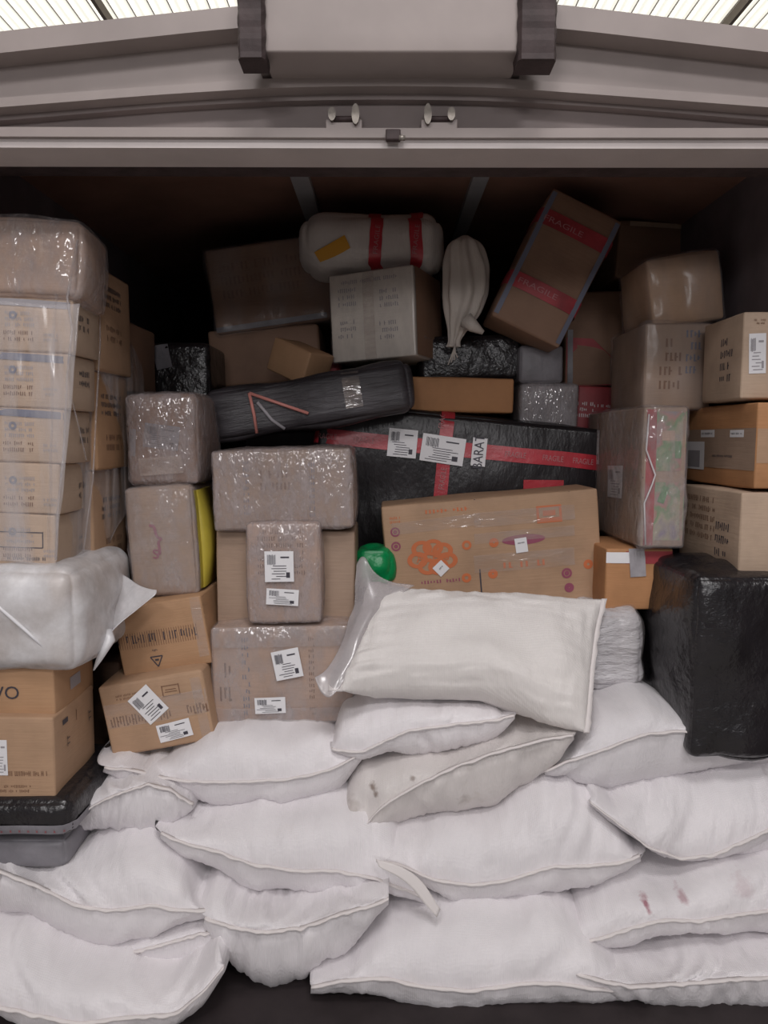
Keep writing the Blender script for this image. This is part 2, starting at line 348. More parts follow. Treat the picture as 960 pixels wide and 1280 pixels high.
def resample(poly, n, sm=2):
    poly = np.array(poly, float); t = np.linspace(0, 1, n); xr = (poly[:, 0] - poly[0, 0]) / (poly[-1, 0] - poly[0, 0])
    y = np.interp(t, xr, poly[:, 1]); x = poly[0, 0] + (poly[-1, 0] - poly[0, 0]) * t
    for _ in range(sm): y[1:-1] = (y[:-2] + 2 * y[1:-1] + y[2:]) / 4
    return x, y
def sack(label, seam, top, bot, Y, depth=.42, mat='sack', wr=.016, lump=.022, seed=0, group='white woven sacks piled at the back of the truck', n_e=2.5, name='woven_sack', yb=.15, yt=.3, folds=26, seamw=.009):
    NS, NM = 84, 44
    sx, sy = resample(seam, NS); tx, ty = resample(top, NS, 5); bx, by = resample(bot, NS, 5)
    S = [P(sx[i], sy[i], Y) for i in range(NS)]; rows = []; sv = Vector((seed * 13.7, seed * 3.1, seed * 7.7)); seamp = []
    for i in range(NS):
        t = i / (NS - 1); e = abs(2 * t - 1)
        yf = Y + .05 * depth * e ** 5; D = depth * (1 - .18 * e ** 4)
        T = P(tx[i], ty[i], Y + yt * depth); B = P(bx[i], by[i], Y + yb * depth)
        ht = max(.006, (T.z - S[i].z) * 1.05); hb = max(.006, (S[i].z - B.z) * 1.12); row = []
        for j in range(NM):
            q = 2 * math.pi * j / NM; cq, sq = math.cos(q), math.sin(q)
            up = sq >= 0; cz = abs(sq) ** (2 / n_e); cyv = math.copysign(abs(cq) ** (2 / n_e), cq); bk = 1 - .22 * max(0, -cyv)
            y = yf + D * (1 - cyv) / 2; z = S[i].z + (ht if up else -hb) * cz * bk
            x = S[i].x + ((T.x if up else B.x) - S[i].x) * cz
            ed = min(1, (1 - e) * 6); dseam = min(1, cz * 1.0)
            md_ = max(0, .35 + 1.3 * noise.noise(Vector((t * 5, seed * 5.1, 2 if up else 8)))) * (1 if up else .55)
            fo = noise.noise(Vector((t * folds * .7 + dseam * 3 * math.sin(seed + t * 4), dseam * .9 + (0 if up else 5), seed * 3.3))) * wr * (1.35 - dseam * .6) * md_ * 1.5
            fo -= abs(noise.noise(Vector((t * 7 + dseam * 1.6 * math.sin(seed * 2.3), dseam * 1.3 + (0 if up else 9), seed * 6.1)))) * wr * .9
            fo += noise.noise(Vector((t * folds * 2.7 + dseam * 2, dseam * 2 + (0 if up else 5), seed * 9.3))) * wr * .22
            lu = noise.noise(Vector((x * 7, y * 7, z * 7)) + sv) * lump * cz
            nz = (1 if up else -1) * cz; ny = -cyv; L = math.hypot(nz, ny) or 1
            k = (fo * min(1, cz * 5 + .1) + lu) * ed
            row.append(Vector((x, y + k * ny / L, z + k * nz / L)))
        rows.append(row); seamp.append(row[0])
    lo = Vector((sum(v.x for v in seamp) / NS, Y + depth / 2, min(v.z for r in rows for v in r)))
    o = root(name, lo, Matrix.Identity(3), label, 'sack', group)
    V = [v - lo for r in rows for v in r]; Fc = []
    for i in range(NS - 1):
        for j in range(NM):
            j2 = (j + 1) % NM; Fc.append((i * NM + j, i * NM + j2, (i + 1) * NM + j2, (i + 1) * NM + j))
    Fc.append(tuple(range(NM))[::-1]); Fc.append(tuple((NS - 1) * NM + j for j in range(NM)))
    link('sack_body', V, Fc, mat, o)
    # stitched hem standing out along the front edge
    V = []; Fc = []
    for i, p in enumerate(seamp):
        w1 = noise.noise(Vector((i * .22, seed, 2))) * .005; w2 = noise.noise(Vector((i * .35, seed, 7))) * .004
        p = p - lo
        for (dy, dz) in ((.004, .003), (-seamw + w2, .0035 + w1), (-seamw - .002 + w2, -.001 + w1), (.004, -.004)): V.append(p + Vector((0, dy, dz - .002)))
    for i in range(NS - 1):
        for k in range(4):
            k2 = (k + 1) % 4; Fc.append((i * 4 + k, (i + 1) * 4 + k, (i + 1) * 4 + k2, i * 4 + k2))
    Fc += [(0, 1, 2, 3), tuple((NS - 1) * 4 + k for k in (3, 2, 1, 0))]
    link('stitched_hem', V, Fc, 'seam', o)
    return o, lo
def sheet(name, grid, mat, parent, nx=24, ny=24, amp=.006, freq=14, thick=.0012, seed=1, org=Vector((0, 0, 0)), fold=0, fk=20):
    """grid[j][i] = world points; a smooth thin sheet through them"""
    G = np.array([[tuple(p) for p in r] for r in grid], float); a, b = G.shape[:2]
    def cr(A, t):
        n = len(A) - 1; x = t * n; i = min(int(x), n - 1); f = x - i
        p0, p1, p2, p3 = A[max(i - 1, 0)], A[i], A[i + 1], A[min(i + 2, n)]
        return .5 * ((2 * p1) + (-p0 + p2) * f + (2 * p0 - 5 * p1 + 4 * p2 - p3) * f * f + (-p0 + 3 * p1 - 3 * p2 + p3) * f ** 3)
    V = []; Fc = []
    for j in range(ny + 1):
        col = [cr(G[:, i], j / ny) for i in range(b)]
        for i in range(nx + 1):
            p = Vector(cr(np.array(col), i / nx)); k = noise.noise_vector(p * freq + Vector((seed, 0, 0))) * amp
            if fold: k += Vector((.2, -1, 0)) * fold * noise.noise(Vector((i / nx * fk, j / ny * 1.6, seed)))
            V.append(p + k - org)
    for j in range(ny):
        for i in range(nx):
            q = j * (nx + 1) + i; Fc.append((q, q + 1, q + nx + 2, q + nx + 1))
    o = link(name, V, Fc, mat, parent); md = o.modifiers.new('t', 'SOLIDIFY'); md.thickness = thick; return o
def folded(name, prof, mat, parent, org, k=9, fold=.12, seg=48, seed=0, sy=.6, steps=28):
    """gathered cloth: rings (x, y, z, radius) with vertical folds"""
    V = []; Fc = []; pr = np.array(prof, float); ts = np.linspace(0, 1, steps); xs = np.linspace(0, 1, len(pr))
    R_ = [np.interp(ts, xs, pr[:, c]) for c in range(4)]
    for c in range(4):
        for _ in range(2): R_[c][1:-1] = (R_[c][:-2] + 2 * R_[c][1:-1] + R_[c][2:]) / 4
    for i in range(steps):
        for j in range(seg):
            q = 2 * math.pi * j / seg; f = 1 + fold * math.cos(k * q + .8 * math.sin(i * .3)) + .16 * noise.noise(Vector((math.cos(q) * 1.4, math.sin(q) * 1.4, i * .13 + seed)))
            V.append(Vector((R_[0][i] + R_[3][i] * f * math.cos(q), R_[1][i] + R_[3][i] * f * sy * math.sin(q), R_[2][i])) - org)
    for i in range(steps - 1):
        for j in range(seg):
            j2 = (j + 1) % seg; Fc.append((i * seg + j, i * seg + j2, (i + 1) * seg + j2, (i + 1) * seg + j))
    Fc.append(tuple(range(seg))[::-1]); Fc.append(tuple((steps - 1) * seg + j for j in range(seg)))
    return link(name, V, Fc, mat, parent)


# ------------------------------------------------------------------ the truck body and the loading bay
HW, CEIL, BACK = 1.18, CAMZ + .97, 6.4
def struct(o): o['kind'] = 'structure'; return o
struct(slab('floor', (-HW, 1.74, -.06), (HW, BACK, 0), 'bed'))
struct(slab('wall_left', (-HW - .05, 1.86, -.06), (-HW, BACK, CEIL - .10), 'liner_wall'))
struct(slab('wall_right', (HW, 1.86, -.06), (HW + .05, BACK, CEIL - .10), 'liner_wall'))
struct(slab('wall_back', (-HW - .05, BACK, -.06), (HW + .05, BACK + .05, CEIL), 'liner_wall'))
V = []; Fc = []; cn = 24
for i in range(cn + 1):
    x = -HW - .05 + (2 * HW + .1) * i / cn; z = CEIL - .085 * x * x
    V += [(x, 1.90, z), (x, BACK + .05, z), (x, BACK + .05, z + .012), (x, 1.90, z + .012)]
for i in range(cn):
    for k in range(4): k2 = (k + 1) % 4; Fc.append((i * 4 + k, i * 4 + k2, i * 4 + 4 + k2, i * 4 + 4 + k))
Fc += [(0, 3, 2, 1), tuple(cn * 4 + k for k in range(4))]
ce = struct(link('ceiling', V, Fc, 'ply', None, smooth=False))
for px0, px1 in ((358, 382), (596, 617)):
    X0, X1 = P(px0, 197, 2.6).x, P(px1, 197, 2.6).x; q = P(480, 197, 2.6); k = (CEIL - CAMZ) / (q.z - CAMZ)
    slab('ceiling_batten', (X0 * k, 2.0, CEIL - .032), (X1 * k, BACK, CEIL - .006), 'alu', ce)
struct(slab('ground', (-14, -14, -1.05), (14, 16, -1.0), 'concrete'))
struct(slab('trim_1', (-HW - .14, 1.70, -.2), (-HW, 1.86, CEIL - .1), 'steel', None, .006))
struct(slab('trim_2', (HW, 1.70, -.2), (HW + .14, 1.86, CEIL - .1), 'steel', None, .006))
struct(slab('trim_3', (-HW - .14, 1.66, -.2), (HW + .14, 1.74, -.02), 'steel_d', None, .006))
def arch(name, top, bot, Y0, Y1, mat, parent=None, n=48, bev=.004):
    """a bowed header member: outline measured at Y0, running straight back to Y1"""
    sm = lambda p: resample(p, n, 3); tx, ty = sm(top); bx, by = sm(bot); V = []; Fc = []
    for i in range(n):
        t = P(tx[i], ty[i], Y0); b_ = P(tx[i], np.interp(tx[i], bx, by), Y0)
        for (y, z) in ((Y0, b_.z), (Y0, t.z), (Y1, t.z), (Y1, b_.z)): V.append((t.x, y, z))
    for i in range(n - 1):
        for k in range(4):
            k2 = (k + 1) % 4; Fc.append((i * 4 + k, i * 4 + k2, (i + 1) * 4 + k2, (i + 1) * 4 + k))
    Fc += [(0, 3, 2, 1), tuple((n - 1) * 4 + k for k in range(4))]
    o = link(name, V, Fc, mat, parent, smooth=False); return struct(o) if not parent else o
XL, XR = -170, 1130
arch('trim_4', [(XL, 60), (0, 39), (290, 8), (480, -8), (700, 5), (960, 37), (XR, 58)], [(XL, 84), (0, 66), (290, 35), (480, 22), (700, 35), (960, 65), (XR, 84)], 1.74, 1.92, 'steel')
arch('trim_5', [(XL, 70), (0, 55), (290, 25), (480, 12), (700, 25), (960, 55), (XR, 72)], [(XL, 145), (0, 132), (200, 115), (350, 107), (480, 105), (620, 107), (760, 116), (960, 132), (XR, 145)], 1.80, 1.92, 'steel')
arch('trim_6', [(XL, 136), (0, 122), (200, 107), (350, 97), (480, 95), (620, 97), (760, 107), (960, 122), (XR, 136)], [(XL, 146), (0, 134), (200, 118), (350, 109), (480, 107), (620, 109), (760, 119), (960, 134), (XR, 146)], 1.775, 1.92, 'steel')
arch('trim_7', [(XL, 150), (0, 134), (200, 117), (350, 108), (480, 106), (620, 108), (760, 118), (960, 134), (XR, 150)], [(XL, 158), (0, 151), (200, 134), (350, 126), (480, 124), (620, 126), (760, 134), (960, 151), (XR, 158)], 1.815, 1.92, 'steel_d')
arch('trim_8', [(XL, 146), (0, 140), (200, 120), (480, 112), (760, 120), (960, 140), (XR, 150)], [(XL, 168), (480, 168), (XR, 168)], 1.84, 1.92, 'steel_d')
arch('trim_9', [(XL, 162), (480, 164), (XR, 164)], [(XL, 184), (480, 185.5), (XR, 186)], 1.78, 1.90, 'steel_l')
arch('trim_10', [(XL, 158), (480, 160), (XR, 160)], [(XL, 170), (480, 172), (XR, 172)], 1.768, 1.80, 'steel')
arch('trim_11', [(XL, 182), (480, 183), (XR, 183)], [(XL, 190), (480, 192), (XR, 192)], 1.86, 2.02, 'rubber')

# header housing with its rubber end pieces
hb = Box('header_housing', 'grey sheet-metal housing fixed at the centre above the truck opening', (328, -52, 652, 65), 1.66, .13, 'steel', 'housing', r=.005, bulge=.001, amp=.0004)
for (a, b_, c, d_) in ((296, -50, 330, 73), (649, -50, 697, 75)):
    w0, w1 = P(a, 0, 1.64).x, P(b_ if False else c, 0, 1.64).x; z1 = P(480, b_, 1.64).z; z0 = P(480, d_, 1.64).z
    V = []; Fc = []; n = 16
    for j in range(n + 1):
        z = z0 + (z1 - z0) * j / n; k = .0012 * math.sin(j * 1.7)
        for (x, y) in ((w0 + k, 1.645), (w0 + .006, 1.635 + k), (w1 - .006, 1.635 + k), (w1 + k, 1.645), (w1 + k, 1.705), (w0 + k, 1.705)): V.append(hb.mi @ Vector((x, y, z)))
    for j in range(n):
        for k in range(6):
            k2 = (k + 1) % 6; Fc.append((j * 6 + k, j * 6 + k2, (j + 1) * 6 + k2, (j + 1) * 6 + k))
    Fc += [tuple(range(6))[::-1], tuple(n * 6 + k for k in range(6))]
    e = link('rubber_end', V, Fc, 'rubber', hb.o, smooth=False); e['label'] = 'ribbed black rubber end piece'
slab('underside_fill', tuple(hb.mi @ Vector((P(318, 0, 1.7).x, 1.70, P(480, 82, 1.74).z))), tuple(hb.mi @ Vector((P(660, 0, 1.7).x, 1.80, P(480, 60, 1.74).z))), 'steel_d', hb.o)  # darker slab added to stand in for the shaded underside of the housing
def latch(x, lab, m_):
    c = P(x, 152, 1.80); o = root('door_latch', c, Matrix.Identity(3), lab, 'latch', 'roller clips under the header')
    slab('mount_plate', (-.042, -.004, -.018), (.042, .03, .004), 'steel', o, .002)
    for s_ in (-1, 1):
        h = .046 if s_ == m_ else .030
        V = []; Fc = []; n = 14
        for k in range(n):
            q = 2 * math.pi * k / n
            for y in (-.014, .0): V.append((s_ * .027 + .009 * math.cos(q), y, .012 + h / 2 * math.sin(q)))
        for k in range(n): a = 2 * k; b2 = 2 * ((k + 1) % n); Fc.append((a, b2, b2 + 1, a + 1))
        Fc += [tuple(2 * k for k in range(n))[::-1], tuple(2 * k + 1 for k in range(n))]
        link('clip_ear', V, Fc, 'brass', o, smooth=False)
    tube('pin', [(-.03, -.004, .004), (.03, -.004, .004)], .007, 'rubber', o)
latch(430, 'worn metal roller clip under the header, left of centre, its right ear taller', 1)
latch(549, 'worn metal roller clip under the header, right of centre, its left ear taller', -1)
c = P(492, 170, 1.755); o = root('catch_block', c, Matrix.Identity(3), 'small dark catch block in the middle of the pale door rail', 'catch')
slab('block', (-.018, -.006, -.010), (.016, .012, .014), 'rubber', o, .003); tube('bolt', [(.012, -.006, -.006), (.026, -.006, -.007)], .006, 'brass', o)

# loading bay roof of daylit corrugated sheets on purlins
RZ = 7.2; V = []; Fc = []; pitch_ = .13; nx = 150; prof = ((0, 0), (.32, 0), (.42, .035), (.88, .035), (1, 0))
for i in range(nx):
    for (a, z) in prof[:-1]: V += [((i + a - nx / 2) * pitch_, y, RZ + z) for y in (-12, 3, 16)]
for i in range(len(V) // 3 - 1): Fc += [(3 * i, 3 * i + 1, 3 * i + 4, 3 * i + 3), (3 * i + 1, 3 * i + 2, 3 * i + 5, 3 * i + 4)]
rf = struct(link('bay_roof', V, Fc, 'roof', None, smooth=False))
rf.data.materials.append(M['steel_d'])
for p in rf.data.polygons:
    if p.center.y < 3 and (p.center.x + 20) % 4.2 > .9: p.material_index = 1  # unseen stretch of roof turned mostly opaque to cut its light
for x in (-3.7, 4.6): slab('rafter', (x, -12, RZ - .16), (x + .05, 16, RZ - .02), 'purlin', rf)
for k in range(22): slab('corrugation_rib', (-6.2 + k * .26, -12, RZ - .012), (-6.185 + k * .26, 16, RZ - .001), 'steel_l', rf)
for k in range(22): slab('corrugation_rib', (.95 + k * .26, -12, RZ - .012), (.965 + k * .26, 16, RZ - .001), 'steel_l', rf)

# ------------------------------------------------------------------ left stack
SG = 'printed cartons in the film-wrapped stack'
rows = [(-58, 372, 91, 439), (-60, 440, 86, 509), (-62, 510, 80, 577), (-64, 578, 74, 641), (-66, 642, 69, 708)]
place = ['uppermost printed carton of the film-wrapped stack, under the slumped plain box', 'second printed carton down in the film-wrapped stack, bluish band on top', 'third printed carton down in the film-wrapped stack, bluish band on top',
         'fourth printed carton down in the film-wrapped stack', 'lowest printed carton of the film-wrapped stack, with a framed panel']
for k, (rc, lb) in enumerate(zip(rows, place)):
    b = Box('printed_carton', lb, rc, 2.0, .18, 'c_pale', group=SG, roll=2.0, pitch=0)
    y0, y1 = rc[1], rc[3]
    if k in (0, 1, 2): cu, cv = b.px('front', 36, y0 + 7); Wd, Hd = b.size('front', 36, y0 + 7, 104, 9); b.patch('tape_band', 'front', cu, cv, Wd, Hd, -2, 'inkblue' if k else 'inkg', .001)
    b.words('front', 26, y0 + 27, 38, 22, 3, 'inkg', seed=k + 3); b.words('front', 25, y0 + 48, 40, 16, 2, 'inkb', seed=k + 9)
    b.words('front', 64, y0 + 50, 18, 12, 2, 'inkg', seed=k + 20)
    b.ring('round_mark', 'front', 17, y0 + 22, 5, 'inkblue', .6)
    if k == 4:
        for (x, y, w, h) in ((27, 665, 54, 1.3), (27, 684, 54, 1.3), (54, 675, 1.3, 20)): cu, cv = b.px('front', x, y); Wd, Hd = b.size('front', x, y, w, h); b.patch('panel_outline', 'front', cu, cv, Wd, Hd, 0, 'ink', .0012)
        b.words('front', 35, 698, 50, 7, 1, 'ink', seed=40)
    b.words('right', 104, y0 + 34, 14, 24, 2, 'ink', seed=k + 60)
b = Box('slumped_carton', 'plain film-wrapped box slumped on top of the left stack', (-58, 270, 99, 370), 2.0, .2, 'c_pink', roll=2.5, pitch=-5, r=.022, bulge=.008, amp=.008)
b.wrap('film', .004, .008, 9)
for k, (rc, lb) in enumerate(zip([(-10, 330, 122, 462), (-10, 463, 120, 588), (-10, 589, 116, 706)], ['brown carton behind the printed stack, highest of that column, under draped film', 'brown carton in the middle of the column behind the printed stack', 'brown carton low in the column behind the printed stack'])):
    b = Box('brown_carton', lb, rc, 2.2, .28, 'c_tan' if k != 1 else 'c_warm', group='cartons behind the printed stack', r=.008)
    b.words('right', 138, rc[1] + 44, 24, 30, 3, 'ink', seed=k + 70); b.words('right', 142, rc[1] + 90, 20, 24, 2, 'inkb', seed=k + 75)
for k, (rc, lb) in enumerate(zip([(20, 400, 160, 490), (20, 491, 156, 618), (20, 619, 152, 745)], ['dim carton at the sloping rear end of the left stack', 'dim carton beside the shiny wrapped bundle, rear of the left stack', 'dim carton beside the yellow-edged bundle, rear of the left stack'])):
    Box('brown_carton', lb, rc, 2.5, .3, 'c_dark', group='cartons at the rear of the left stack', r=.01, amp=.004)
ob = root('plastic_film', P(110, 600, 2.2), Matrix.Identity(3), 'clear plastic film draped in long folds over the side of the left stack', 'film')
xs = -.872
grid = [[P(98, 278, 2.02), P(112, 296, 2.17), P(133, 335, 2.33), P(156, 385, 2.5), P(172, 424, 2.64)],
        [Vector((-.862, 1.985, P(0, 380, 2.0).z)), Vector((-.85, 2.13, 1.80)), Vector((-.842, 2.30, 1.76)), Vector((-.835, 2.45, 1.72)), Vector((-.83, 2.6, 1.68))],
        [Vector((-.885, 1.985, 1.55)), Vector((-.868, 2.13, 1.55)), Vector((-.85, 2.3, 1.52)), Vector((-.842, 2.45, 1.5)), Vector((-.835, 2.58, 1.48))],
        [Vector((-.902, 1.985, 1.32)), Vector((-.88, 2.13, 1.32)), Vector((-.86, 2.28, 1.30)), Vector((-.85, 2.4, 1.30)), Vector((-.845, 2.45, 1.30))],
        [Vector((-.915, 1.99, 1.12)), Vector((-.89, 2.10, 1.12)), Vector((-.875, 2.22, 1.13)), Vector((-.865, 2.3, 1.18)), Vector((-.86, 2.33, 1.22))]]
o = ob; sheet('film_sheet', grid, 'drape', o, 60, 40, .004, 9, .0008, 3, Vector(o.matrix_world.translation), 0)
gf = [[P(x, y + (4 if x > 0 else 0), 1.975 - .006 * ((x // 50) % 2)) for x in (-58, 0, 45, 100 - k * 6)] for k, y in enumerate((376, 440, 510, 580, 640, 700))]
sheet('film_sheet', gf, 'drape', o, 40, 50, .004, 9, .0008, 6, Vector(o.matrix_world.translation))
for (pp, rd) in (([(97, 300, 2.0), (84, 372, 1.985), (90, 410, 1.985), (84, 470, 1.985), (80, 560, 1.985), (72, 640, 1.985), (70, 700, 1.985)], .0035), ([(124, 330, 2.2), (125, 430, 2.2), (120, 520, 2.17), (116, 600, 2.15), (104, 690, 2.12)], .003), ([(90, 500, 2.0), (100, 540, 2.06), (108, 575, 2.1)], .0022)):
    tube('film_fold', [P(*q) - ob.matrix_world.translation for q in pp], rd, 'film', ob, 6)

# foam-wrapped bundle below it
b = Box('foam_wrapped_bundle', 'carton bundled in white translucent foam below the printed stack', (-50, 716, 92, 836), 1.95, .44, 'c_pale', 'bundle', r=.035, bulge=.014, amp=.008)
b.shell('foam_wrap', 'foam', .008, .012, 9)
g = [[P(142, 712, 2.3), P(158, 722, 2.25), P(176, 733, 2.2), P(196, 738, 2.16)], [P(132, 745, 2.25), P(150, 752, 2.2), P(170, 752, 2.16), P(192, 746, 2.14)],
     [P(122, 775, 2.2), P(136, 790, 2.16), P(152, 778, 2.13), P(168, 764, 2.12)], [P(106, 815, 2.15), P(114, 812, 2.12), P(130, 800, 2.1), P(146, 784, 2.1)]]
L = Vector(b.o.matrix_world.translation)
sheet('foam_flap', g, 'foam', b.o, 20, 20, .006, 12, .002, 5, L)
tube('twisted_end', [P(*q) - L for q in ((134, 788, 2.1), (137, 800, 2.09), (130, 812, 2.08), (124, 824, 2.08), (117, 838, 2.07))], [.014, .017, .013, .009, .002], 'foam', b.o)
V = [b.at('front', *b.px('front', x, y), .016) for x, y in ((-14, 742), (8, 756), (24, 772), (42, 790), (58, 806))]
tube('foam_crease', V, [.003, .005, .005, .005, .002], 'paper', b.o)

b = Box('lettered_carton', 'tan carton lettered VO, under the foam bundle', (-45, 836, 68, 903), 1.98, .27, 'c_warm', r=.005)
b.text('lettering', 'front', 9, 866, 16, 'VO', 'ink', 0)
cu, cv = b.px('right', 92, 850); b.patch('sticker', 'right', cu, cv, .07, .035, 0, 'inkg', .001)
b = Box('open_flap_carton', 'tan carton with printed lines and a white label, on the black parcel', (-45, 897, 68, 1007), 1.95, .28, 'c_tan', r=.006, roll=.5)
b.sticker('shipping_label', 'front', 2, 946, 17, 44, 0); b.words('front', 30, 966, 60, 10, 1, 'inkb', seed=5, ch=.3); b.words('front', 20, 985, 42, 12, 2, 'inkb', seed=6)
cu, cv = b.px('right', 96, 935); b.rects('carton_seam', 'right', cu, cv, .004, b.h * .94, 0, [(0, 0, 1, 1)], 'inkb')
b.text('care_mark', 'right', 84, 925, 8, 'TT', 'ink', 90); b.text('care_mark', 'right', 111, 893, 8, 'TT', 'ink', 90)
cu, cv = b.px('right', 80, 901); b.rects('hand_hole', 'right', cu, cv, .035, .014, 0, [(0, 0, 1, 1)], 'ink')
b = Box('black_parcel', 'flat black plastic-wrapped parcel under the tan carton with a label', (-40, 1003, 88, 1048), 1.92, .40, 'black', 'parcel', r=.03, bulge=.01, amp=.006)
b.band('pink_grey_tape', 'z', -.024, .026, 'greywrap', .003)
for k in range(16): b.text('tape_print', 'front', -2 + k * 5.5, 1037, 4, 'x', 'redcard', 0, .004) if k % 2 else None
b = Box('grey_parcel', 'grey plastic-wrapped flat parcel beneath the black one at lower left', (-38, 1050, 82, 1086), 1.96, .36, 'greywrap', 'parcel', r=.02, bulge=.006, amp=.005)

# ------------------------------------------------------------------ second column
b = Box('wrapped_bundle', 'shiny film-wrapped bundle with pale labels, top of the second column', (160, 494, 246, 604), 2.36, .30, 'c_dark', 'bundle', roll=-.5, r=.013, bulge=.01, amp=.006)
b.sticker('shipping_label', 'front', 203, 546, 44, 30, -8, 'greywrap'); b.sticker('shipping_label', 'front', 164, 553, 13, 34, -4, 'inkg', code=False)
b.wrap('film_heavy', .004, .005, 26)
cu, cv = b.px('front', 203, 582); b.patch('glossy_tape', 'front', cu, cv, .135, .055, 4, 'tape', .012)
b = Box('wrapped_bundle', 'film-wrapped carton with a red scrawl and a yellow edge', (161, 610, 243, 744), 2.33, .30, 'c_grey', 'bundle', roll=-3, r=.012, bulge=.008, amp=.004)
b.text('red_scrawl', 'front', 198, 672, 30, '}', 'inkp', 8); b.text('red_scrawl', 'front', 196, 690, 18, 's', 'inkp', 0)
b.wrap('film', .003, .005, 26)
o = b; cu, cv = (0, 0); b.patch('yellow_edge', 'right', -.09, 0, .10, b.h * .92, 0, 'yellow', .008)
L = Vector(b.o.matrix_world.translation)
V = []; Fc = []; n = 20
for k in range(n + 1):
    t = k / n; z = b.h * (.04 + .92 * t); bow = .022 * math.sin(math.pi * t)
    for (x, y) in ((b.w / 2 + .003, -b.d / 2 + .02), (b.w / 2 + .014 + bow, -b.d / 2 + .03), (b.w / 2 + .016 + bow, -b.d / 2 + .2), (b.w / 2 + .004, -b.d / 2 + .2)): V.append((x, y, z))
for k in range(n):
    for q in range(4): q2 = (q + 1) % 4; Fc.append((4 * k + q, 4 * k + q2, 4 * k + 4 + q2, 4 * k + 4 + q))
link('yellow_sheet', V, Fc, 'yellow', b.o)
b = Box('carton', 'tan carton with comb-like print and a triangular mark, above the two-label carton', (146, 753, 259, 838), 2.27, .32, 'c_warm', roll=-9, r=.006, bulge=.005)
b.words('front', 198, 795, 104, 13, 1, 'ink', -1, seed=8, ch=.32, fill=.8); cu, cv = b.px('front', 198, 796)
b.rects('comb_print', 'front', cu, cv, .26, .05, 0, [(-.5 + k / 34, .0, .006, 1) for k in range(34)], 'inkb')
cu, cv = b.px('front', 197, 824); S_ = .019
for (a, h) in ((90, 0), (210, 0), (330, 0)):
    b.rects('triangle_mark', 'front', cu + .58 * S_ * math.cos(R(a)), cv + .58 * S_ * math.sin(R(a)), 2.0 * S_, .0035, a + 90, [(0, 0, 1, 1)], 'ink')
b.rects('triangle_mark', 'front', cu, cv, .012, .006, 0, [(0, 0, 1, 1)], 'ink'); b.words('front', 195, 812, 8, 4, 1, 'ink', seed=3)
cu, cv = b.px('front', 249, 782); b.patch('clear_tape', 'front', cu, cv, .03, b.h * .9, 0, 'tape', .002)
b = Box('carton', 'tan carton tilted on the sacks with two white labels and clear tape', (130, 848, 262, 936), 2.2, .34, 'c_tan', roll=-10, r=.008, bulge=.006, amp=.004)
b.words('front', 200, 893, 126, 14, 1, 'inkb', 0, seed=18, ch=.3, fill=.9); b.words('front', 160, 870, 30, 8, 2, 'inkb', 0, seed=19)
cu, cv = b.px('front', 214, 862); b.rects('print_block', 'front', cu, cv, .055, .035, 0, [(0, .45, 1, .06), (0, -.45, 1, .06), (-.47, 0, .05, 1), (.47, 0, .05, 1), (0, .1, .6, .06), (0, -.1, .7, .06)], 'inkb')
b.sticker('shipping_label', 'front', 186, 880, 32, 40, 33, off=.003); b.sticker('address_label', 'front', 219, 912, 42, 22, 4, off=.003)
cu, cv = b.px('front', 196, 886); b.patch('clear_tape', 'front', cu, cv, b.w * .98, .075, 0, 'tape', .002); cu, cv = b.px('front', 252, 888); b.patch('clear_tape', 'front', cu, cv, .03, b.h * .96, 0, 'tape', .0022)
Box('brown_carton', 'sliver of a brown carton between the lettered carton and the tilted one', (108, 828, 150, 905), 2.62, .25, 'c_dark', r=.008, zmin=.01)

# ------------------------------------------------------------------ third column
b = Box('wrapped_carton', 'wide film-wrapped carton, topmost of the middle column', (267, 563, 439, 661), 2.32, .32, 'c_grey', roll=-1.6, r=.008, bulge=.008, amp=.004)
b.words('front', 309, 610, 9, 70, 9, 'inkblue', -1, seed=21); b.words('front', 391, 612, 9, 70, 9, 'inkblue', -1, seed=22); b.words('front', 345, 600, 40, 30, 2, 'inkb', seed=23)
b.wrap('film_heavy', .003, .004, 30)
b = Box('brown_paper_carton', 'plain grey-brown carton in the middle of the middle column', (271, 664, 443, 783), 2.36, .3, 'c_grey', roll=.5, r=.006, bulge=.004)
b = Box('small_wrapped_carton', 'narrow film-wrapped carton with two labels, standing before the plain one', (310, 655, 399, 777), 2.26, .09, 'c_pink', roll=-.6, r=.007, bulge=.006, amp=.003)
b.words('front', 352, 690, 60, 60, 7, 'inkb', seed=31); b.wrap('film_heavy', .003, .004, 30)
b.sticker('shipping_label', 'front', 350, 707, 36, 38, 0, off=.012); b.sticker('address_label', 'front', 354, 745, 40, 20, -4, off=.012)
b = Box('wrapped_carton', 'film-wrapped carton with bluish print strips, lowest of the middle column', (266, 785, 440, 903), 2.26, .36, 'c_pink', roll=-1, r=.008, bulge=.008, amp=.004)
b.words('front', 309, 845, 11, 100, 11, 'inkblue', seed=41); b.words('front', 391, 845, 9, 100, 14, 'inkb', seed=42); b.words('front', 283, 852, 18, 60, 2, 'inkb', seed=43, ch=.3)
b.wrap('film', .003, .005, 26)
for (y, h) in ((796, 22), (892, 18)): cu, cv = b.px('front', 352, y); W_, H_ = b.size('front', 352, y, 170, h); b.patch('film_roll_edge', 'front', cu, cv, W_, H_, 0, 'film', .010)
b.sticker('shipping_label', 'front', 360, 828, 34, 36, 10, off=.013); b.sticker('address_label', 'front', 339, 879, 38, 20, 1, off=.013)

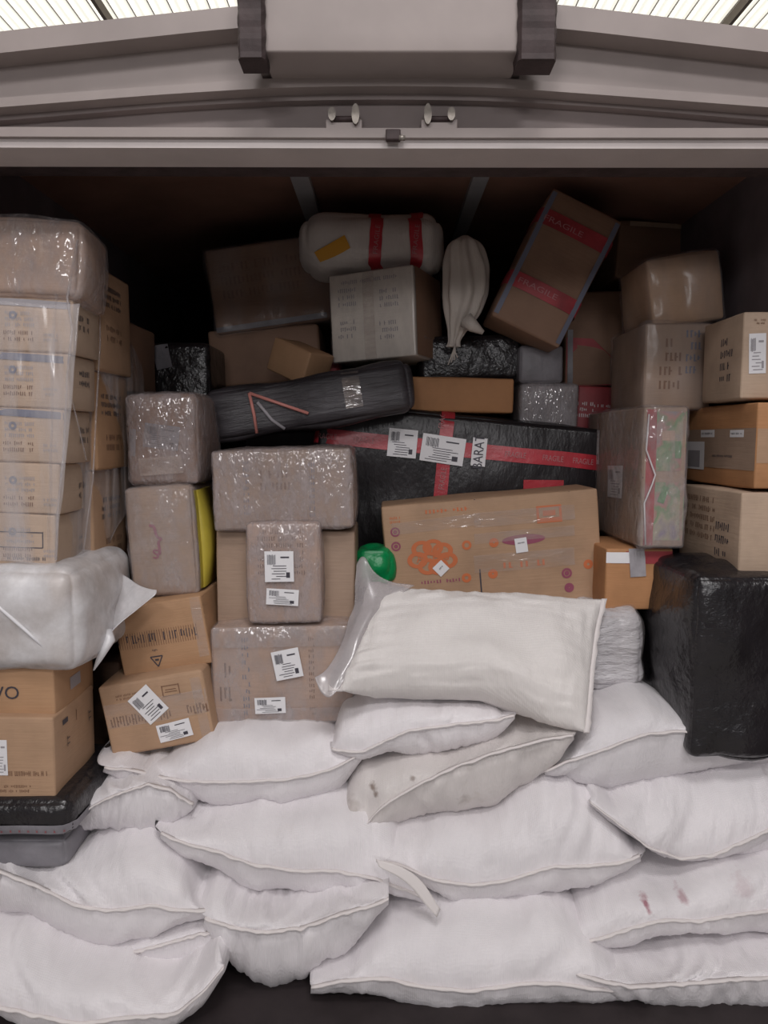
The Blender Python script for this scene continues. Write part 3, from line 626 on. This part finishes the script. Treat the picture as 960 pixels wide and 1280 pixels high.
# ------------------------------------------------------------------ centre of the load
def fold_blob(name, label, cat, pxc, Y, prof, mat, k, fold, sy, seed, group=None):
    base = P(*pxc, Y); o = root(name, base, Matrix.Identity(3), label, cat, group); return o, base
b = Box('green_bag', 'bright green plastic bag peeping out above the big white sack', (444, 684, 492, 735), 2.46, .14, 'green', 'bag', r=.045, bulge=.0, amp=.01, freq=16)
b = Box('black_parcel', 'large black parcel crossed by red tape, with three white labels', (388, 520, 745, 760), 2.78, .34, 'black2', 'parcel', roll=5.5, r=.02, bulge=.012, amp=.008)
cu, cv = b.px('front', 560, 560)
b.band('red_tape', 'z', cv, .055, 'red', .004, 0, wob=.006); cu2, _ = b.px('front', 552, 600); b.band('red_tape', 'x', cu2, .05, 'red', .006, .0, wob=.004)
for x in (408, 455, 643, 690, 728): b.text('tape_lettering', 'front', x, 545 + (x - 402) * .098, 7, 'FRAGILE', 'inkpale', 0, .006, .72)
for y in (598, 522): b.text('tape_lettering', 'front', 553, y, 7, 'FRAGILE', 'inkpale', 88, .009, .75)
b.sticker('shipping_label', 'front', 503, 554, 36, 35, 0, off=.010); b.sticker('shipping_label', 'front', 553, 562, 54, 34, -3, off=.012)
q = b.sticker('written_label', 'front', 598, 565, 18, 35, 0, off=.010, code=False); b.text('handwriting', 'front', 598, 565, 12, 'BARAT', 'ink', 90, .012, .8, q)
cu, cv = b.px('front', 678, 608); b.patch('red_patch', 'front', cu, cv, .15, .05, 5, 'red', .004)
b = Box('printed_box', 'big tan carton with orange and purple print and two small stickers', (484, 622, 752, 800), 2.5, .25, 'c_tan', roll=-5, r=.006, bulge=.006, amp=.003)
for (x, y, r_, m_, th) in ((494, 665, 6, 'inkp', .35), (495, 683, 6, 'inkp', .35), (494, 665, 2.5, 'inkp', .9), (495, 683, 2.5, 'inkp', .9), (708, 716, 6.5, 'inkp', .4), (711, 734, 6, 'inkp', .9), (708, 716, 3, 'inkp', .9), (617, 678, 6, 'inko', .8), (616, 717, 6, 'inko', .8), (583, 681, 6, 'inko', .5), (583, 722, 6, 'inko', .6), (735, 705, 6, 'inko', .7)): b.ring('round_mark', 'front', x, y, r_, m_, th)
for (x, y) in ((527, 686), (541, 684), (553, 688), (522, 700), (559, 700), (535, 708), (548, 708)): b.ring('scalloped_print', 'front', x, y, 13, 'inko', .45, .0016, 20, .8)
b.text('printed_lettering', 'front', 541, 697, 10, 'ACE00', 'inko', 0, .002); b.words('front', 552, 726, 52, 7, 1, 'inkp', 0, seed=51, ch=.9)
b.ring('oval_print', 'front', 654, 674, 27, 'inkp', .93, .0014, 24, .24); b.words('front', 658, 704, 60, 12, 1, 'inko', 0, seed=52, ch=.9)
cu, cv = b.px('front', 686, 642); b.rects('print_block', 'front', cu, cv, .085, .06, 0, [(0, .42, 1, .12), (-.45, 0, .1, .9), (.45, 0, .1, .9), (0, -.35, 1, .28), (0, .05, .5, .3)], 'inko')
b.words('front', 494, 650, 14, 10, 2, 'inko', 0, seed=54); b.words('front', 555, 638, 60, 8, 1, 'inko', 0, seed=55, ch=1)
b.words('front', 492, 708, 10, 18, 2, 'inko', 0, seed=56)
cu, cv = b.px('front', 598, 690); b.rects('flap_joint', 'front', cu, cv, .005, b.h * .97, 0, [(0, 0, 1, 1)], 'ink'); cu, cv = b.px('front', 716, 690); b.rects('crease', 'front', cu, cv, .003, b.h * .97, 0, [(0, 0, 1, 1)], 'inkb')
for (y, h) in ((645, .05), (668, .035), (700, .06)): cu, cv = b.px('front', 655, y); b.patch('clear_tape', 'front', cu, cv, .34, h, 0, 'tape', .0026)
cu, cv = b.px('front', 545, 655); b.patch('clear_tape', 'front', cu, cv, .3, .04, 2, 'tape', .0026)
b.sticker('price_sticker', 'front', 551, 710, 15, 15, 40, off=.004, code=False); b.sticker('price_sticker', 'front', 651, 681, 15, 18, 4, off=.004, code=False)
b.words('front', 551, 709, 8, 3, 1, 'ink', 45, .005, seed=57); b.words('front', 651, 678, 9, 3, 1, 'ink', 5, .005, seed=58)
b = Box('small_carton', 'small plain orange-tan carton lying on the taped black parcel', (513, 472, 642, 515), 2.80, .2, 'c_orange', roll=1.2, r=.008, bulge=.004)
b = Box('black_roll', 'long dark plastic-wrapped roll with loose pink straps', (256, 470, 514, 534), 2.60, .24, 'darkwrap', 'roll', roll=-9, r=.035, bulge=.008, amp=.01)
L = b.mi
for pts, m_ in ((((312, 492), (345, 503), (386, 517)), 'pinkst'), (((312, 492), (318, 518), (321, 542)), 'pinkst'), (((322, 503), (340, 525), (356, 538)), 'inkg')):
    tube('pink_strap', [Vector(b.at('front', *b.px('front', x, y), .006)) for x, y in pts], .006, m_, b.o, 6)
cu, cv = b.px('front', 440, 486); b.patch('clear_tape', 'front', cu, cv, .06, .13, 0, 'tape', .003)
b = Box('black_box', 'black film-wrapped box under the tied cloth bag', (524, 420, 652, 476), 2.9, .3, 'black', 'box', roll=-3, r=.02, bulge=.008, amp=.006)
b = Box('grey_packet', 'small pale grey packet beneath the leaning carton', (650, 432, 704, 478), 2.86, .25, 'greywrap', 'packet', r=.012, amp=.004)
b = Box('white_carton', 'whitish taped carton under the rolled cloth bale', (412, 338, 517, 449), 2.8, .3, 'c_white', roll=-2.5, yaw=-22, r=.006, bulge=.004)
for k, (x, y) in enumerate(((435, 372), (487, 372), (435, 412), (487, 412))): b.words('front', x, y, 24, 26, 3, 'inkg', 0, seed=80 + k)
b.words('front', 461, 350, 70, 8, 1, 'inkg', seed=85); cu, cv = b.px('front', 462, 396)
b.patch('tape_strip', 'front', cu, cv, .045, b.h, 0, 'tape', .002); b.wrap('film_soft', .003, .005, 14)
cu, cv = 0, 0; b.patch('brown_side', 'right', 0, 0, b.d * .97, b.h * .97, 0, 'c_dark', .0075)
b = Box('cloth_bale', 'dusty white cloth bale tied with two red tapes and an orange sticker', (373, 261, 556, 337), 2.84, .28, 'bale', 'bale', roll=.5, r=.09, bulge=.008, amp=.008, freq=9)
for x in (470, 519): cu, cv = b.px('front', x, 300); b.band('red_tape', 'x', cu, .046, 'red', .004, .05 if x == 470 else -.06, wob=.006)
for x in (470, 519): b.text('tape_lettering', 'front', x + 1, 300, 6, 'FRAGILE', 'inkpale', 84, .008, 1.1)
cu, cv = b.px('front', 415, 313); b.patch('orange_sticker', 'front', cu, cv, .13, .048, 27, 'amber', .006)
base = P(580, 432, 2.76); o = root('tied_cloth_bag', base, Matrix.Identity(3), 'tied whitish cloth bag hanging beside the white carton, frayed string below', 'bag')
pr = [(P(x, y, 2.76).x, 2.80, P(x, y, 2.76).z, r_) for x, y, r_ in ((583, 291, .012), (582, 300, .055), (582, 330, .078), (583, 365, .080), (581, 390, .062), (573, 412, .032), (569, 424, .020), (568, 432, .026))]
folded('cloth', pr, 'cloth', o, base, 8, .13, 64, 3, .7, 40)
tube('loose_corner', [P(582, 400, 2.74) - base, P(592, 408, 2.73) - base, P(604, 416, 2.73) - base], [.03, .022, .008], 'cloth', o)
for k in range(4): tube('string', [P(569, 430, 2.75) - base, P(566 + k, 440, 2.74) - base, P(560 + k * 4, 456 - k * 3, 2.74) - base], .0022, 'cloth', o, 5)
b = Box('brown_carton', 'broad dim brown carton left of the bale, paler along its lower edge', (262, 302, 418, 408), 3.1, .4, 'c_dark', roll=-8, r=.012, bulge=.006, amp=.006)
b.words('front', 330, 345, 110, 50, 3, 'inkb', 0, seed=90); cu, cv = b.px('front', 335, 404); b.patch('pale_strip', 'front', cu, cv, b.w * .96, .02, 0, 'greywrap', .004)  # paler strip laid along the lower edge of the front
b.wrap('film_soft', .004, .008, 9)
b = Box('dim_carton', 'dim carton below the broad one, left of the kite-tilted carton', (262, 409, 400, 480), 3.12, .38, 'c_dark', roll=-4, r=.012)
b = Box('tilted_carton', 'little tan carton tipped on its corner above the long dark roll', (334, 430, 386, 472), 2.78, .14, 'c_warm', roll=22, yaw=-34, r=.006)
b = Box('red_packet', 'small red packet wedged under the white carton', (394, 446, 424, 468), 2.95, .12, 'redcard', 'packet', roll=20, r=.01)
b = Box('leaning_carton', 'large brown carton leaning sideways, bound with two red tapes', (648, 247, 743, 423), 2.70, .26, 'c_dark', roll=26, r=.008, bulge=.008, amp=.004)
for (x, y) in ((703, 282), (671, 362)): cu, cv = b.px('front', x, y); b.band('red_tape', 'z', cv, .055, 'red_dim', .004, 0)
for (x, y) in ((703, 284), (671, 362)): b.text('tape_lettering', 'front', x, y, 7, 'FRAGILE', 'inkpale', 0, .006, 1.5)
for sx in (-1, 1): b.patch('edge_tape', 'front', sx * (b.w / 2 - .012), 0, .016, b.h * .95, 0, 'inkblue', .004)
b = Box('striped_parcel', 'grey parcel in streaky pale film, right of the small orange-tan carton', (650, 480, 722, 553), 2.86, .22, 'stripewrap', 'parcel', roll=1, r=.012, amp=.004); b.wrap('film', .003, .006, 12)
b = Box('red_printed_carton', 'red-topped carton with white lettering, behind the picture-printed carton', (721, 484, 800, 556), 2.96, .2, 'redcard', r=.006, roll=3)
b.text('white_lettering', 'front', 731, 536, 12, 'J', 'white', 90); b.words('front', 731, 512, 24, 22, 3, 'white', 0, seed=95); b.words('front', 762, 508, 40, 6, 1, 'white', 0, seed=96)
b = Box('brown_carton', 'brown carton with a red lower corner, right of the leaning one', (707, 364, 803, 482), 3.02, .35, 'c_dark', roll=-1, r=.01, amp=.004)
V = []; A, B = b.w, b.h
V = [b.at('front', -A / 2, -B / 2, .003), b.at('front', A * .45, -B / 2, .003), b.at('front', A * .1, -B * .2, .003), b.at('front', -A * .15, .0, .003), b.at('front', -A / 2 + .004, B * .02, .003)]
link('red_corner', V, [(0, 1, 2, 3, 4)], 'redcard', b.o, False)
b.patch('pale_strip', 'front', -A * .44, -B * .2, .02, B * .6, 0, 'greywrap', .004)

# ------------------------------------------------------------------ right side
b = Box('wrapped_carton', 'tan film-wrapped carton sitting crooked atop the right-hand cartons', (812, 318, 902, 404), 2.52, .28, 'c_tan', roll=-8, r=.01, bulge=.008, amp=.006); b.wrap('film_soft', .004, .01, 12)
b = Box('dim_carton', 'dim carton with a pale top edge, deep behind the crooked one', (772, 278, 895, 350), 3.05, .35, 'c_dark', roll=3, r=.01, amp=.005)
b.patch('pale_edge', 'front', 0, b.h * .44, b.w * .8, .018, 0, 'c_pale', .004)  # paler strip along the top of the front
b = Box('dim_carton', 'dim carton under the pale-edged one, behind the right-hand cartons', (800, 352, 905, 480), 3.1, .35, 'c_dark', r=.012)
b = Box('carton', 'brown carton with rows of small upright print, under the crooked wrapped one', (806, 404, 889, 511), 2.48, .36, 'c_grey', r=.008, bulge=.004)
b.words('front', 838, 455, 30, 70, 4, 'inkb', 0, seed=100); b.words('front', 868, 440, 24, 60, 4, 'inkblue', 0, seed=101); b.wrap('film_soft', .004, .008, 10)
b = Box('carton', 'tan carton with one white label, topmost at the right edge', (928, 390, 1002, 498), 2.15, .26, 'c_pale', r=.005)
b.sticker('shipping_label', 'front', 946, 442, 21, 50, 2); b.words('left', 910, 450, 16, 60, 4, 'ink', seed=103); b.words('front', 950, 402, 16, 8, 2, 'inkb', seed=104)
b = Box('carton', 'orange-tan carton with broad tape and white label, second down at the right edge', (945, 503, 1000, 611), 2.1, .48, 'c_orange', r=.005)
cu, cv = b.px('left', 905, 560); b.patch('brown_tape', 'left', 0, -.01, b.d * .99, b.h * .5, 0, 'c_grey', .0012)
b.patch('brown_tape', 'front', 0, 0, b.w * .95, b.h * .4, 0, 'c_tan', .0012)
q = b.sticker('shipping_label', 'left', 870, 569, 24, 34, 0, code=False, off=.002); cu, cv = b.px('left', 869, 573); b.rects('label_print', 'left', cu, cv, .10, .055, 0, [(0, 0, 1, 1)], 'inkg', .003, q)
for x in (887, 923): b.sticker('small_sticker', 'left', x, 542, 17, 9, 0, 'paper', .002, code=False)
for x in (887, 923): b.words('left', x, 542, 14, 4, 1, 'ink', off=.003, seed=int(x))
b.words('left', 905, 570, 26, 5, 1, 'ink', off=.003, seed=107)
b = Box('carton', 'pale tan carton standing on the big black wrapped box', (925, 616, 998, 720), 2.1, .43, 'c_pale', r=.005)
b.words('left', 875, 645, 40, 56, 5, 'inkb', 0, seed=110); b.words('left', 905, 675, 20, 50, 3, 'ink', 0, seed=111)
b = Box('picture_printed_carton', 'tall brown carton with colourful printed front, in torn clear film', (803, 509, 857, 684), 2.3, .62, 'c_grey', r=.008, bulge=.004)
b.sticker('shipping_label', 'left', 747, 559, 9, 42, 0, off=.004); b.sticker('shipping_label', 'left', 771, 602, 18, 40, 2, off=.004)
A, B = b.w, b.h
b.patch('printed_panel', 'front', A * .12, B * .26, A * .72, B * .42, 0, 'picture', .0012); b.patch('printed_panel', 'front', A * .12, -B * .24, A * .72, B * .42, 0, 'picture', .0012)
b.patch('red_stripe', 'front', -A * .33, 0, A * .22, B * .97, 0, 'redcard', .0015)
for (u, v, w, h, m_) in ((.28, .2, .14, .12, 'greenp'), (-.02, -.12, .16, .12, 'greenp'), (.05, .3, .3, .07, 'c_pink')): b.patch('picture_print', 'front', A * u, B * v, A * w, B * h, rnd.uniform(-20, 20), m_, .0022)
cu, cv = 0, .005; b.rects('panel_joint', 'front', 0, 0, A, .004, 0, [(0, 0, 1, 1)], 'ink', .0025)
b.wrap('film', .004, .007, 14)
tube('film_fold', [Vector(b.at('front', -A * .42, B * .45, .008)), Vector(b.at('front', -A * .45, B * .2, .01)), Vector(b.at('front', -A * .25, .01, .012)), Vector(b.at('front', -A * .3, -B * .04, .01)), Vector(b.at('front', -A * .45, -B * .18, .01)), Vector(b.at('front', -A * .4, -B * .48, .01))], .0028, 'foam', b.o, 6)
b = Box('orange_carton', 'orange carton with pale tape strips, under the picture-printed carton', (757, 686, 840, 762), 2.36, .32, 'c_orange', r=.006)
cu, cv = b.px('front', 772, 697); b.patch('pale_strip', 'front', cu, cv, .09, .035, 0, 'paper', .002); b.patch('red_top', 'front', 0.03, b.h * .36, b.w * .7, b.h * .2, 0, 'redcard', .0015)
cu, cv = b.px('front', 796, 703); b.patch('pale_strip', 'front', cu, cv, .05, .09, 4, 'stripewrap', .004)
b = Box('black_wrapped_box', 'big box wrapped in black plastic at the right, on the sacks', (868, 724, 984, 944), 2.05, .44, 'black2', 'box', r=.02, bulge=.012, amp=.012)
b.shell('black_plastic_wrap', 'black', .004, .009, 8)
cu, cv = b.px('front', 930, 780); b.band('plastic_edge', 'z', cv, .012, 'black2', .006, 0, wob=.01)
b = Box('white_plastic_bag', 'white plastic bag of goods between the big sack and the black box', (731, 766, 806, 861), 2.3, .28, 'bag', 'bag', r=.045, bulge=.012, amp=.012, freq=10)
b.shell('shrink_film', 'film_soft', .003, .006, 12)
b = Box('black_carton', 'black box with a pale label, deep behind the shiny wrapped bundle', (183, 428, 262, 520), 2.85, .3, 'black', 'box', r=.02); b.sticker('label', 'front', 203, 446, 20, 30, 12, 'greywrap', code=False, off=.004)

# ------------------------------------------------------------------ sacks
def spots(o, lo, pts, col):
    from mathutils.bvhtree import BVHTree
    me = next(c for c in o.children if c.name.startswith('sack_body')).data
    tree = BVHTree.FromPolygons([v.co + lo for v in me.vertices], [tuple(p.vertices) for p in me.polygons])
    pts = [((tree.ray_cast(CAM, ray(*q).normalized())[0] or P(*q, 2.0)), r, k) for q, r, k in pts]
    ob = next(c for c in o.children if c.name.startswith('sack_body')); m = ob.data.materials[0].copy(); m.name = 'spotted_weave'; ob.data.materials[0] = m; nt = m.node_tree; bs = nt.nodes['Principled BSDF']
    tc = N(nt, 'ShaderNodeTexCoord'); nz = N(nt, 'ShaderNodeTexNoise'); nz.inputs['Scale'].default_value = 60; nt.links.new(tc.outputs['Object'], nz.inputs['Vector'])
    for p, r, k in pts:
        q = p - lo; mp = N(nt, 'ShaderNodeMapping'); mp.inputs['Location'].default_value = (-q.x, -q.y * .15, -q.z); mp.inputs['Scale'].default_value = (1, .15, 1)
        nt.links.new(tc.outputs['Object'], mp.inputs[0]); ln = N(nt, 'ShaderNodeVectorMath', operation='LENGTH'); nt.links.new(mp.outputs[0], ln.inputs[0])
        ad = N(nt, 'ShaderNodeMath', operation='MULTIPLY_ADD'); nt.links.new(nz.outputs['Fac'], ad.inputs[0]); ad.inputs[1].default_value = r * 1.6; nt.links.new(ln.outputs['Value'], ad.inputs[2])
        mr = N(nt, 'ShaderNodeMapRange'); mr.inputs[1].default_value = r * 1.1; mr.inputs[2].default_value = r * 1.9; mr.inputs[3].default_value = k; mr.inputs[4].default_value = 0; nt.links.new(ad.outputs[0], mr.inputs[0])
        mx = N(nt, 'ShaderNodeMix', data_type='RGBA'); src = bs.inputs['Base Color'].links[0].from_socket
        nt.links.new(mr.outputs[0], mx.inputs[0]); nt.links.new(src, mx.inputs[6]); mx.inputs[7].default_value = (*col, 1); nt.links.new(mx.outputs[2], bs.inputs['Base Color'])
sack('white sack lying over the lower left corner, lowest of the pile there', [(-60, 1245), (0, 1258), (40, 1266), (100, 1278), (160, 1270), (220, 1267), (255, 1240), (278, 1214)],
     [(-60, 1160), (0, 1154), (50, 1165), (90, 1185), (150, 1192), (200, 1208), (240, 1203), (276, 1208)], [(-60, 1258), (0, 1270), (60, 1296), (150, 1303), (220, 1290), (260, 1250), (280, 1218)], 1.76, .46, 'sack', seed=1, lump=.016)
sack('white sack with an open corner flap at lower centre, nearest the truck floor', [(388, 1240), (430, 1226), (480, 1221), (530, 1232), (590, 1237), (650, 1228), (700, 1228), (760, 1238), (800, 1241)],
     [(390, 1236), (420, 1205), (450, 1165), (480, 1140), (530, 1135), (600, 1128), (690, 1125), (740, 1150), (800, 1225)], [(388, 1243), (430, 1242), (480, 1250), (530, 1258), (580, 1263), (640, 1262), (700, 1260), (760, 1262), (800, 1246)], 1.85, .46, 'sack', seed=2, lump=.014)
sack('white sack at the lower right corner, under the reddish-spotted one', [(722, 1222), (790, 1232), (850, 1228), (930, 1222), (1000, 1222)], [(722, 1200), (790, 1192), (860, 1176), (930, 1172), (1000, 1170)],
     [(722, 1232), (800, 1262), (870, 1268), (930, 1270), (1000, 1250)], 1.84, .44, 'sack', seed=3)
sack('pale sack end squeezed between the lower left sacks', [(150, 1194), (200, 1180), (250, 1166), (295, 1160)], [(150, 1186), (200, 1163), (255, 1148), (295, 1152)], [(150, 1200), (200, 1216), (255, 1215), (295, 1190)], 1.92, .34, 'sack', seed=4, wr=.003, lump=.006)
sack('white sack sagging above the bare floor, left of centre', [(254, 1152), (290, 1158), (330, 1164), (380, 1158), (430, 1140), (486, 1128)], [(254, 1110), (270, 1098), (310, 1112), (370, 1118), (430, 1114), (486, 1124)],
     [(254, 1160), (275, 1195), (300, 1225), (340, 1240), (380, 1232), (430, 1200), (465, 1160), (486, 1132)], 1.88, .44, 'sack', seed=5)
sack('white sack against the left frame edge, beneath the grey flat parcel', [(-60, 1075), (0, 1088), (50, 1107), (100, 1132), (140, 1137), (190, 1130), (225, 1138), (262, 1142)], [(-60, 1070), (0, 1080), (50, 1075), (100, 1058), (150, 1046), (200, 1046), (240, 1075), (262, 1136)],
     [(-60, 1120), (0, 1148), (40, 1156), (80, 1175), (130, 1184), (180, 1180), (225, 1163), (262, 1147)], 1.9, .44, 'sack', seed=6)
os_, ls_ = sack('soiled white sack with small red spots, second from the bottom at right', [(704, 1184), (740, 1176), (790, 1158), (830, 1148), (870, 1150), (920, 1142), (960, 1138), (1000, 1136)], [(704, 1165), (718, 1115), (760, 1095), (820, 1088), (870, 1075), (930, 1062), (1000, 1058)],
     [(704, 1186), (740, 1191), (790, 1186), (830, 1174), (870, 1165), (920, 1172), (1000, 1175)], 1.92, .44, 'sack', seed=7)
spots(os_, ls_, [((807, 1128), .011, .8), ((811, 1138), .008, .7), ((853, 1121), .013, .5), ((930, 1110), .03, .2)], (.30, .06, .10))
o7, l7 = sack('long white sack left of centre whose stitched end sticks out to the right', [(199, 1045), (230, 1055), (270, 1062), (310, 1078), (370, 1087), (420, 1087), (470, 1097), (520, 1118), (548, 1136)], [(199, 1040), (218, 1018), (260, 1013), (300, 1008), (360, 1001), (420, 998), (480, 1010), (520, 1060), (548, 1130)],
     [(199, 1048), (235, 1075), (280, 1100), (315, 1121), (370, 1122), (430, 1118), (480, 1114), (520, 1126), (548, 1142)], 1.98, .44, 'sack', seed=8)
sheet('end_flap', [[P(470, 1074, 1.95), P(500, 1082, 1.94), P(530, 1105, 1.93), P(551, 1136, 1.92)], [P(474, 1083, 1.94), P(498, 1096, 1.93), P(522, 1118, 1.92), P(546, 1146, 1.91)]], 'seam', o7, 16, 4, .003, 14, .004, 4, l7)
sack('broad white sack at centre right, below the diagonal dirty one', [(470, 1079), (500, 1081), (540, 1098), (590, 1105), (630, 1100), (690, 1082), (740, 1081), (780, 1079), (802, 1074)], [(470, 1070), (485, 1032), (540, 1018), (610, 1014), (660, 983), (700, 972), (740, 985), (780, 1030), (802, 1068)],
     [(470, 1082), (520, 1100), (560, 1125), (620, 1131), (680, 1126), (740, 1110), (775, 1092), (802, 1078)], 1.98, .46, 'sack', seed=9)
sack('white sack with a crescent-shaped hem at the right edge', [(740, 1006), (780, 1034), (810, 1058), (850, 1072), (890, 1068), (940, 1046), (975, 1030), (1000, 1025)], [(740, 1000), (780, 985), (830, 975), (880, 965), (930, 955), (1000, 955)],
     [(740, 1010), (790, 1050), (830, 1076), (860, 1080), (900, 1073), (950, 1060), (1000, 1052)], 2.0, .44, 'sack', seed=10, n_e=2.2)
sack('sack end at the right edge just under the crescent-hemmed one', [(905, 1062), (935, 1052), (965, 1040), (1000, 1036)], [(905, 1052), (935, 1036), (965, 1028), (1000, 1026)], [(905, 1068), (935, 1070), (965, 1068), (1000, 1066)], 2.03, .36, 'sack', seed=11, wr=.003, lump=.005)
sack('small plump white sack beside the black flat parcel', [(70, 1022), (110, 1010), (140, 994), (185, 979), (212, 986), (240, 1008)], [(70, 1008), (110, 975), (150, 962), (190, 964), (215, 972), (240, 1002)],
     [(70, 1036), (105, 1046), (150, 1048), (190, 1049), (218, 1040), (240, 1014)], 2.03, .40, 'sack', seed=12)
sack('white sack supporting the middle column of wrapped cartons', [(128, 962), (170, 963), (200, 970), (240, 976), (300, 976), (360, 973), (410, 963), (455, 943)], [(128, 956), (175, 952), (220, 932), (265, 908), (310, 902), (360, 902), (410, 904), (455, 935)],
     [(128, 967), (190, 985), (220, 1003), (270, 1013), (330, 1010), (400, 1001), (430, 988), (455, 948)], 2.1, .46, 'sack', seed=13)
sack('white sack under the right-hand side of the big sack and the black box', [(682, 967), (710, 952), (750, 938), (800, 918), (850, 912), (920, 925), (1000, 932)], [(682, 960), (705, 930), (738, 880), (790, 862), (840, 872), (900, 900), (1000, 915)],
     [(682, 970), (720, 981), (750, 991), (800, 988), (850, 976), (900, 966), (1000, 958)], 2.08, .46, 'sack2', seed=14, lump=.008)
os_, ls_ = sack('stained sack lying diagonally beneath the big sack, dark marks at its left', [(424, 1040), (455, 1034), (478, 1006), (515, 984), (560, 961), (620, 939), (680, 924), (718, 921)], [(424, 1030), (432, 980), (455, 950), (500, 942), (560, 936), (600, 926), (660, 906), (718, 914)],
     [(424, 1042), (470, 1043), (520, 1028), (580, 1018), (620, 1015), (660, 988), (700, 955), (718, 926)], 2.05, .40, 'dirty', seed=15, lump=.009)
spots(os_, ls_, [((466, 983), .012, .75), ((470, 993), .009, .7), ((516, 973), .008, .6), ((580, 1000), .02, .3), ((440, 1010), .03, .3)], (.16, .10, .07))
sack('crumpled white sack squashed directly under the big sack', [(414, 938), (450, 940), (480, 926), (510, 912), (580, 903), (620, 900), (644, 896)], [(414, 930), (425, 882), (460, 868), (520, 868), (580, 872), (625, 878), (644, 890)],
     [(414, 943), (450, 946), (490, 944), (560, 945), (600, 935), (630, 916), (644, 900)], 2.10, .40, 'sack', seed=16, wr=.013, lump=.02)
for o_ in [q for q in C.objects if q.get('category') == 'sack']: pass

# the big sack on top: a full pillow leaning back
def coons(c0, c1, d0, d1, n, m_):
    """c0 top, c1 bottom (left to right), d0 left, d1 right (top to bottom)"""
    rs = lambda c, k: [Vector([np.interp(i / k, np.linspace(0, 1, len(c)), [q[a] for q in c]) for a in range(3)]) for i in range(k + 1)]
    sm = lambda L_: [L_[0]] + [(L_[i - 1] + L_[i] * 2 + L_[i + 1]) / 4 for i in range(1, len(L_) - 1)] + [L_[-1]]
    T, Bt, Lf, Rt = [sm(sm(sm(rs(c, k)))) for c, k in ((c0, n), (c1, n), (d0, m_), (d1, m_))]; G = []
    for j in range(m_ + 1):
        v = j / m_; G.append([T[i] * (1 - v) + Bt[i] * v + Lf[j] * (1 - i / n) + Rt[j] * (i / n) - (T[0] * (1 - v) * (1 - i / n) + T[-1] * (1 - v) * (i / n) + Bt[0] * v * (1 - i / n) + Bt[-1] * v * (i / n)) for i in range(n + 1)])
    return G
TL, TR, BR, BL = P(474, 728, 2.34), P(754, 749, 2.28), P(732, 916, 2.06), P(425, 864, 2.08)
top_ = [TL, P(520, 738, 2.34), P(580, 742, 2.33), P(640, 742, 2.32), P(700, 748, 2.3), TR]
bot_ = [BL, P(470, 868, 2.12), P(530, 868, 2.12), P(600, 868, 2.12), P(650, 886, 2.1), P(690, 904, 2.08), BR]
lef_ = [TL, P(462, 770, 2.26), P(446, 810, 2.18), P(430, 840, 2.12), BL]; rig_ = [TR, P(744, 790, 2.24), P(738, 840, 2.16), P(735, 880, 2.1), BR]
n, m_ = 90, 56; G = coons(top_, bot_, lef_, rig_, n, m_); org = P(590, 878, 2.25)
o = root('woven_sack', org, Matrix.Identity(3), 'biggest, fullest white sack, lying tilted on top of the sack pile', 'sack', 'white woven sacks piled at the back of the truck')
V = []; Fc = []
nb = Vector((0.02, -.62, .78)).normalized()
for side in (1, -1):
    for j in range(m_ + 1):
        for i in range(n + 1):
            u, v = 2 * i / n - 1, 2 * j / m_ - 1; th = ((1 - abs(u) ** 3.2) * (1 - abs(v) ** 2.6)) ** .62
            p = G[j][i]; k = th * (.085 if side > 0 else .12)
            e = (1 - th); w_ = noise.noise(Vector((u * 4 + v * 2, v * 9, 3.3 + side))) * .016 * e * th * 2 + noise.noise(Vector((u * 14, v * 2.0, 9))) * .010 * e * min(1, th * 3) + noise.noise(Vector((u * 2.2, v * 1.6, 4))) * .02 * th
            V.append(p + nb * (k + w_) * side - org)
q = (n + 1) * (m_ + 1)
for j in range(m_):
    for i in range(n):
        a = j * (n + 1) + i; Fc.append((a, a + n + 1, a + n + 2, a + 1)); Fc.append((q + a, q + a + 1, q + a + n + 2, q + a + n + 1))
ob = link('sack_body', V, Fc, 'topsack', o)
md = ob.modifiers.new('w', 'WELD'); md.merge_threshold = .0006
def hem(pts, out, wd):
    V = []; Fc = []
    for i, p in enumerate(pts):
        w_ = noise.noise(Vector((i * .3, 5, 1))) * .004
        for s_, t_ in ((0, .003), (1, .003), (1, -.003), (0, -.003)): V.append(p + out * (wd * s_ + w_ * s_) - out * .006 + nb * t_ - org)
    for i in range(len(pts) - 1):
        for k in range(4): k2 = (k + 1) % 4; Fc.append((i * 4 + k, i * 4 + k2, (i + 1) * 4 + k2, (i + 1) * 4 + k))
    Fc += [(3, 2, 1, 0), tuple((len(pts) - 1) * 4 + k for k in range(4))]
    return link('stitched_hem', V, Fc, 'seam', o)
hem([G[j][n] for j in range(m_ + 1)], Vector((1, 0, 0)), .018); hem([G[j][0] for j in range(m_ + 1)], Vector((-1, 0, 0)), .04)
g = [[P(446, 705, 2.36), P(456, 697, 2.36), P(475, 722, 2.33), P(520, 733, 2.32)], [P(444, 745, 2.3), P(455, 750, 2.27), P(468, 752, 2.26), P(478, 760, 2.26)],
     [P(432, 790, 2.22), P(440, 792, 2.19), P(450, 795, 2.18), P(455, 800, 2.19)], [P(412, 835, 2.13), P(420, 838, 2.12), P(430, 840, 2.11), P(438, 838, 2.12)], [P(396, 848, 2.1), P(402, 866, 2.08), P(412, 872, 2.07), P(424, 862, 2.08)]]
sheet('liner_bag', g, 'liner', o, 24, 30, .008, 13, .0015, 9, org)
bpy.context.view_layer.update()
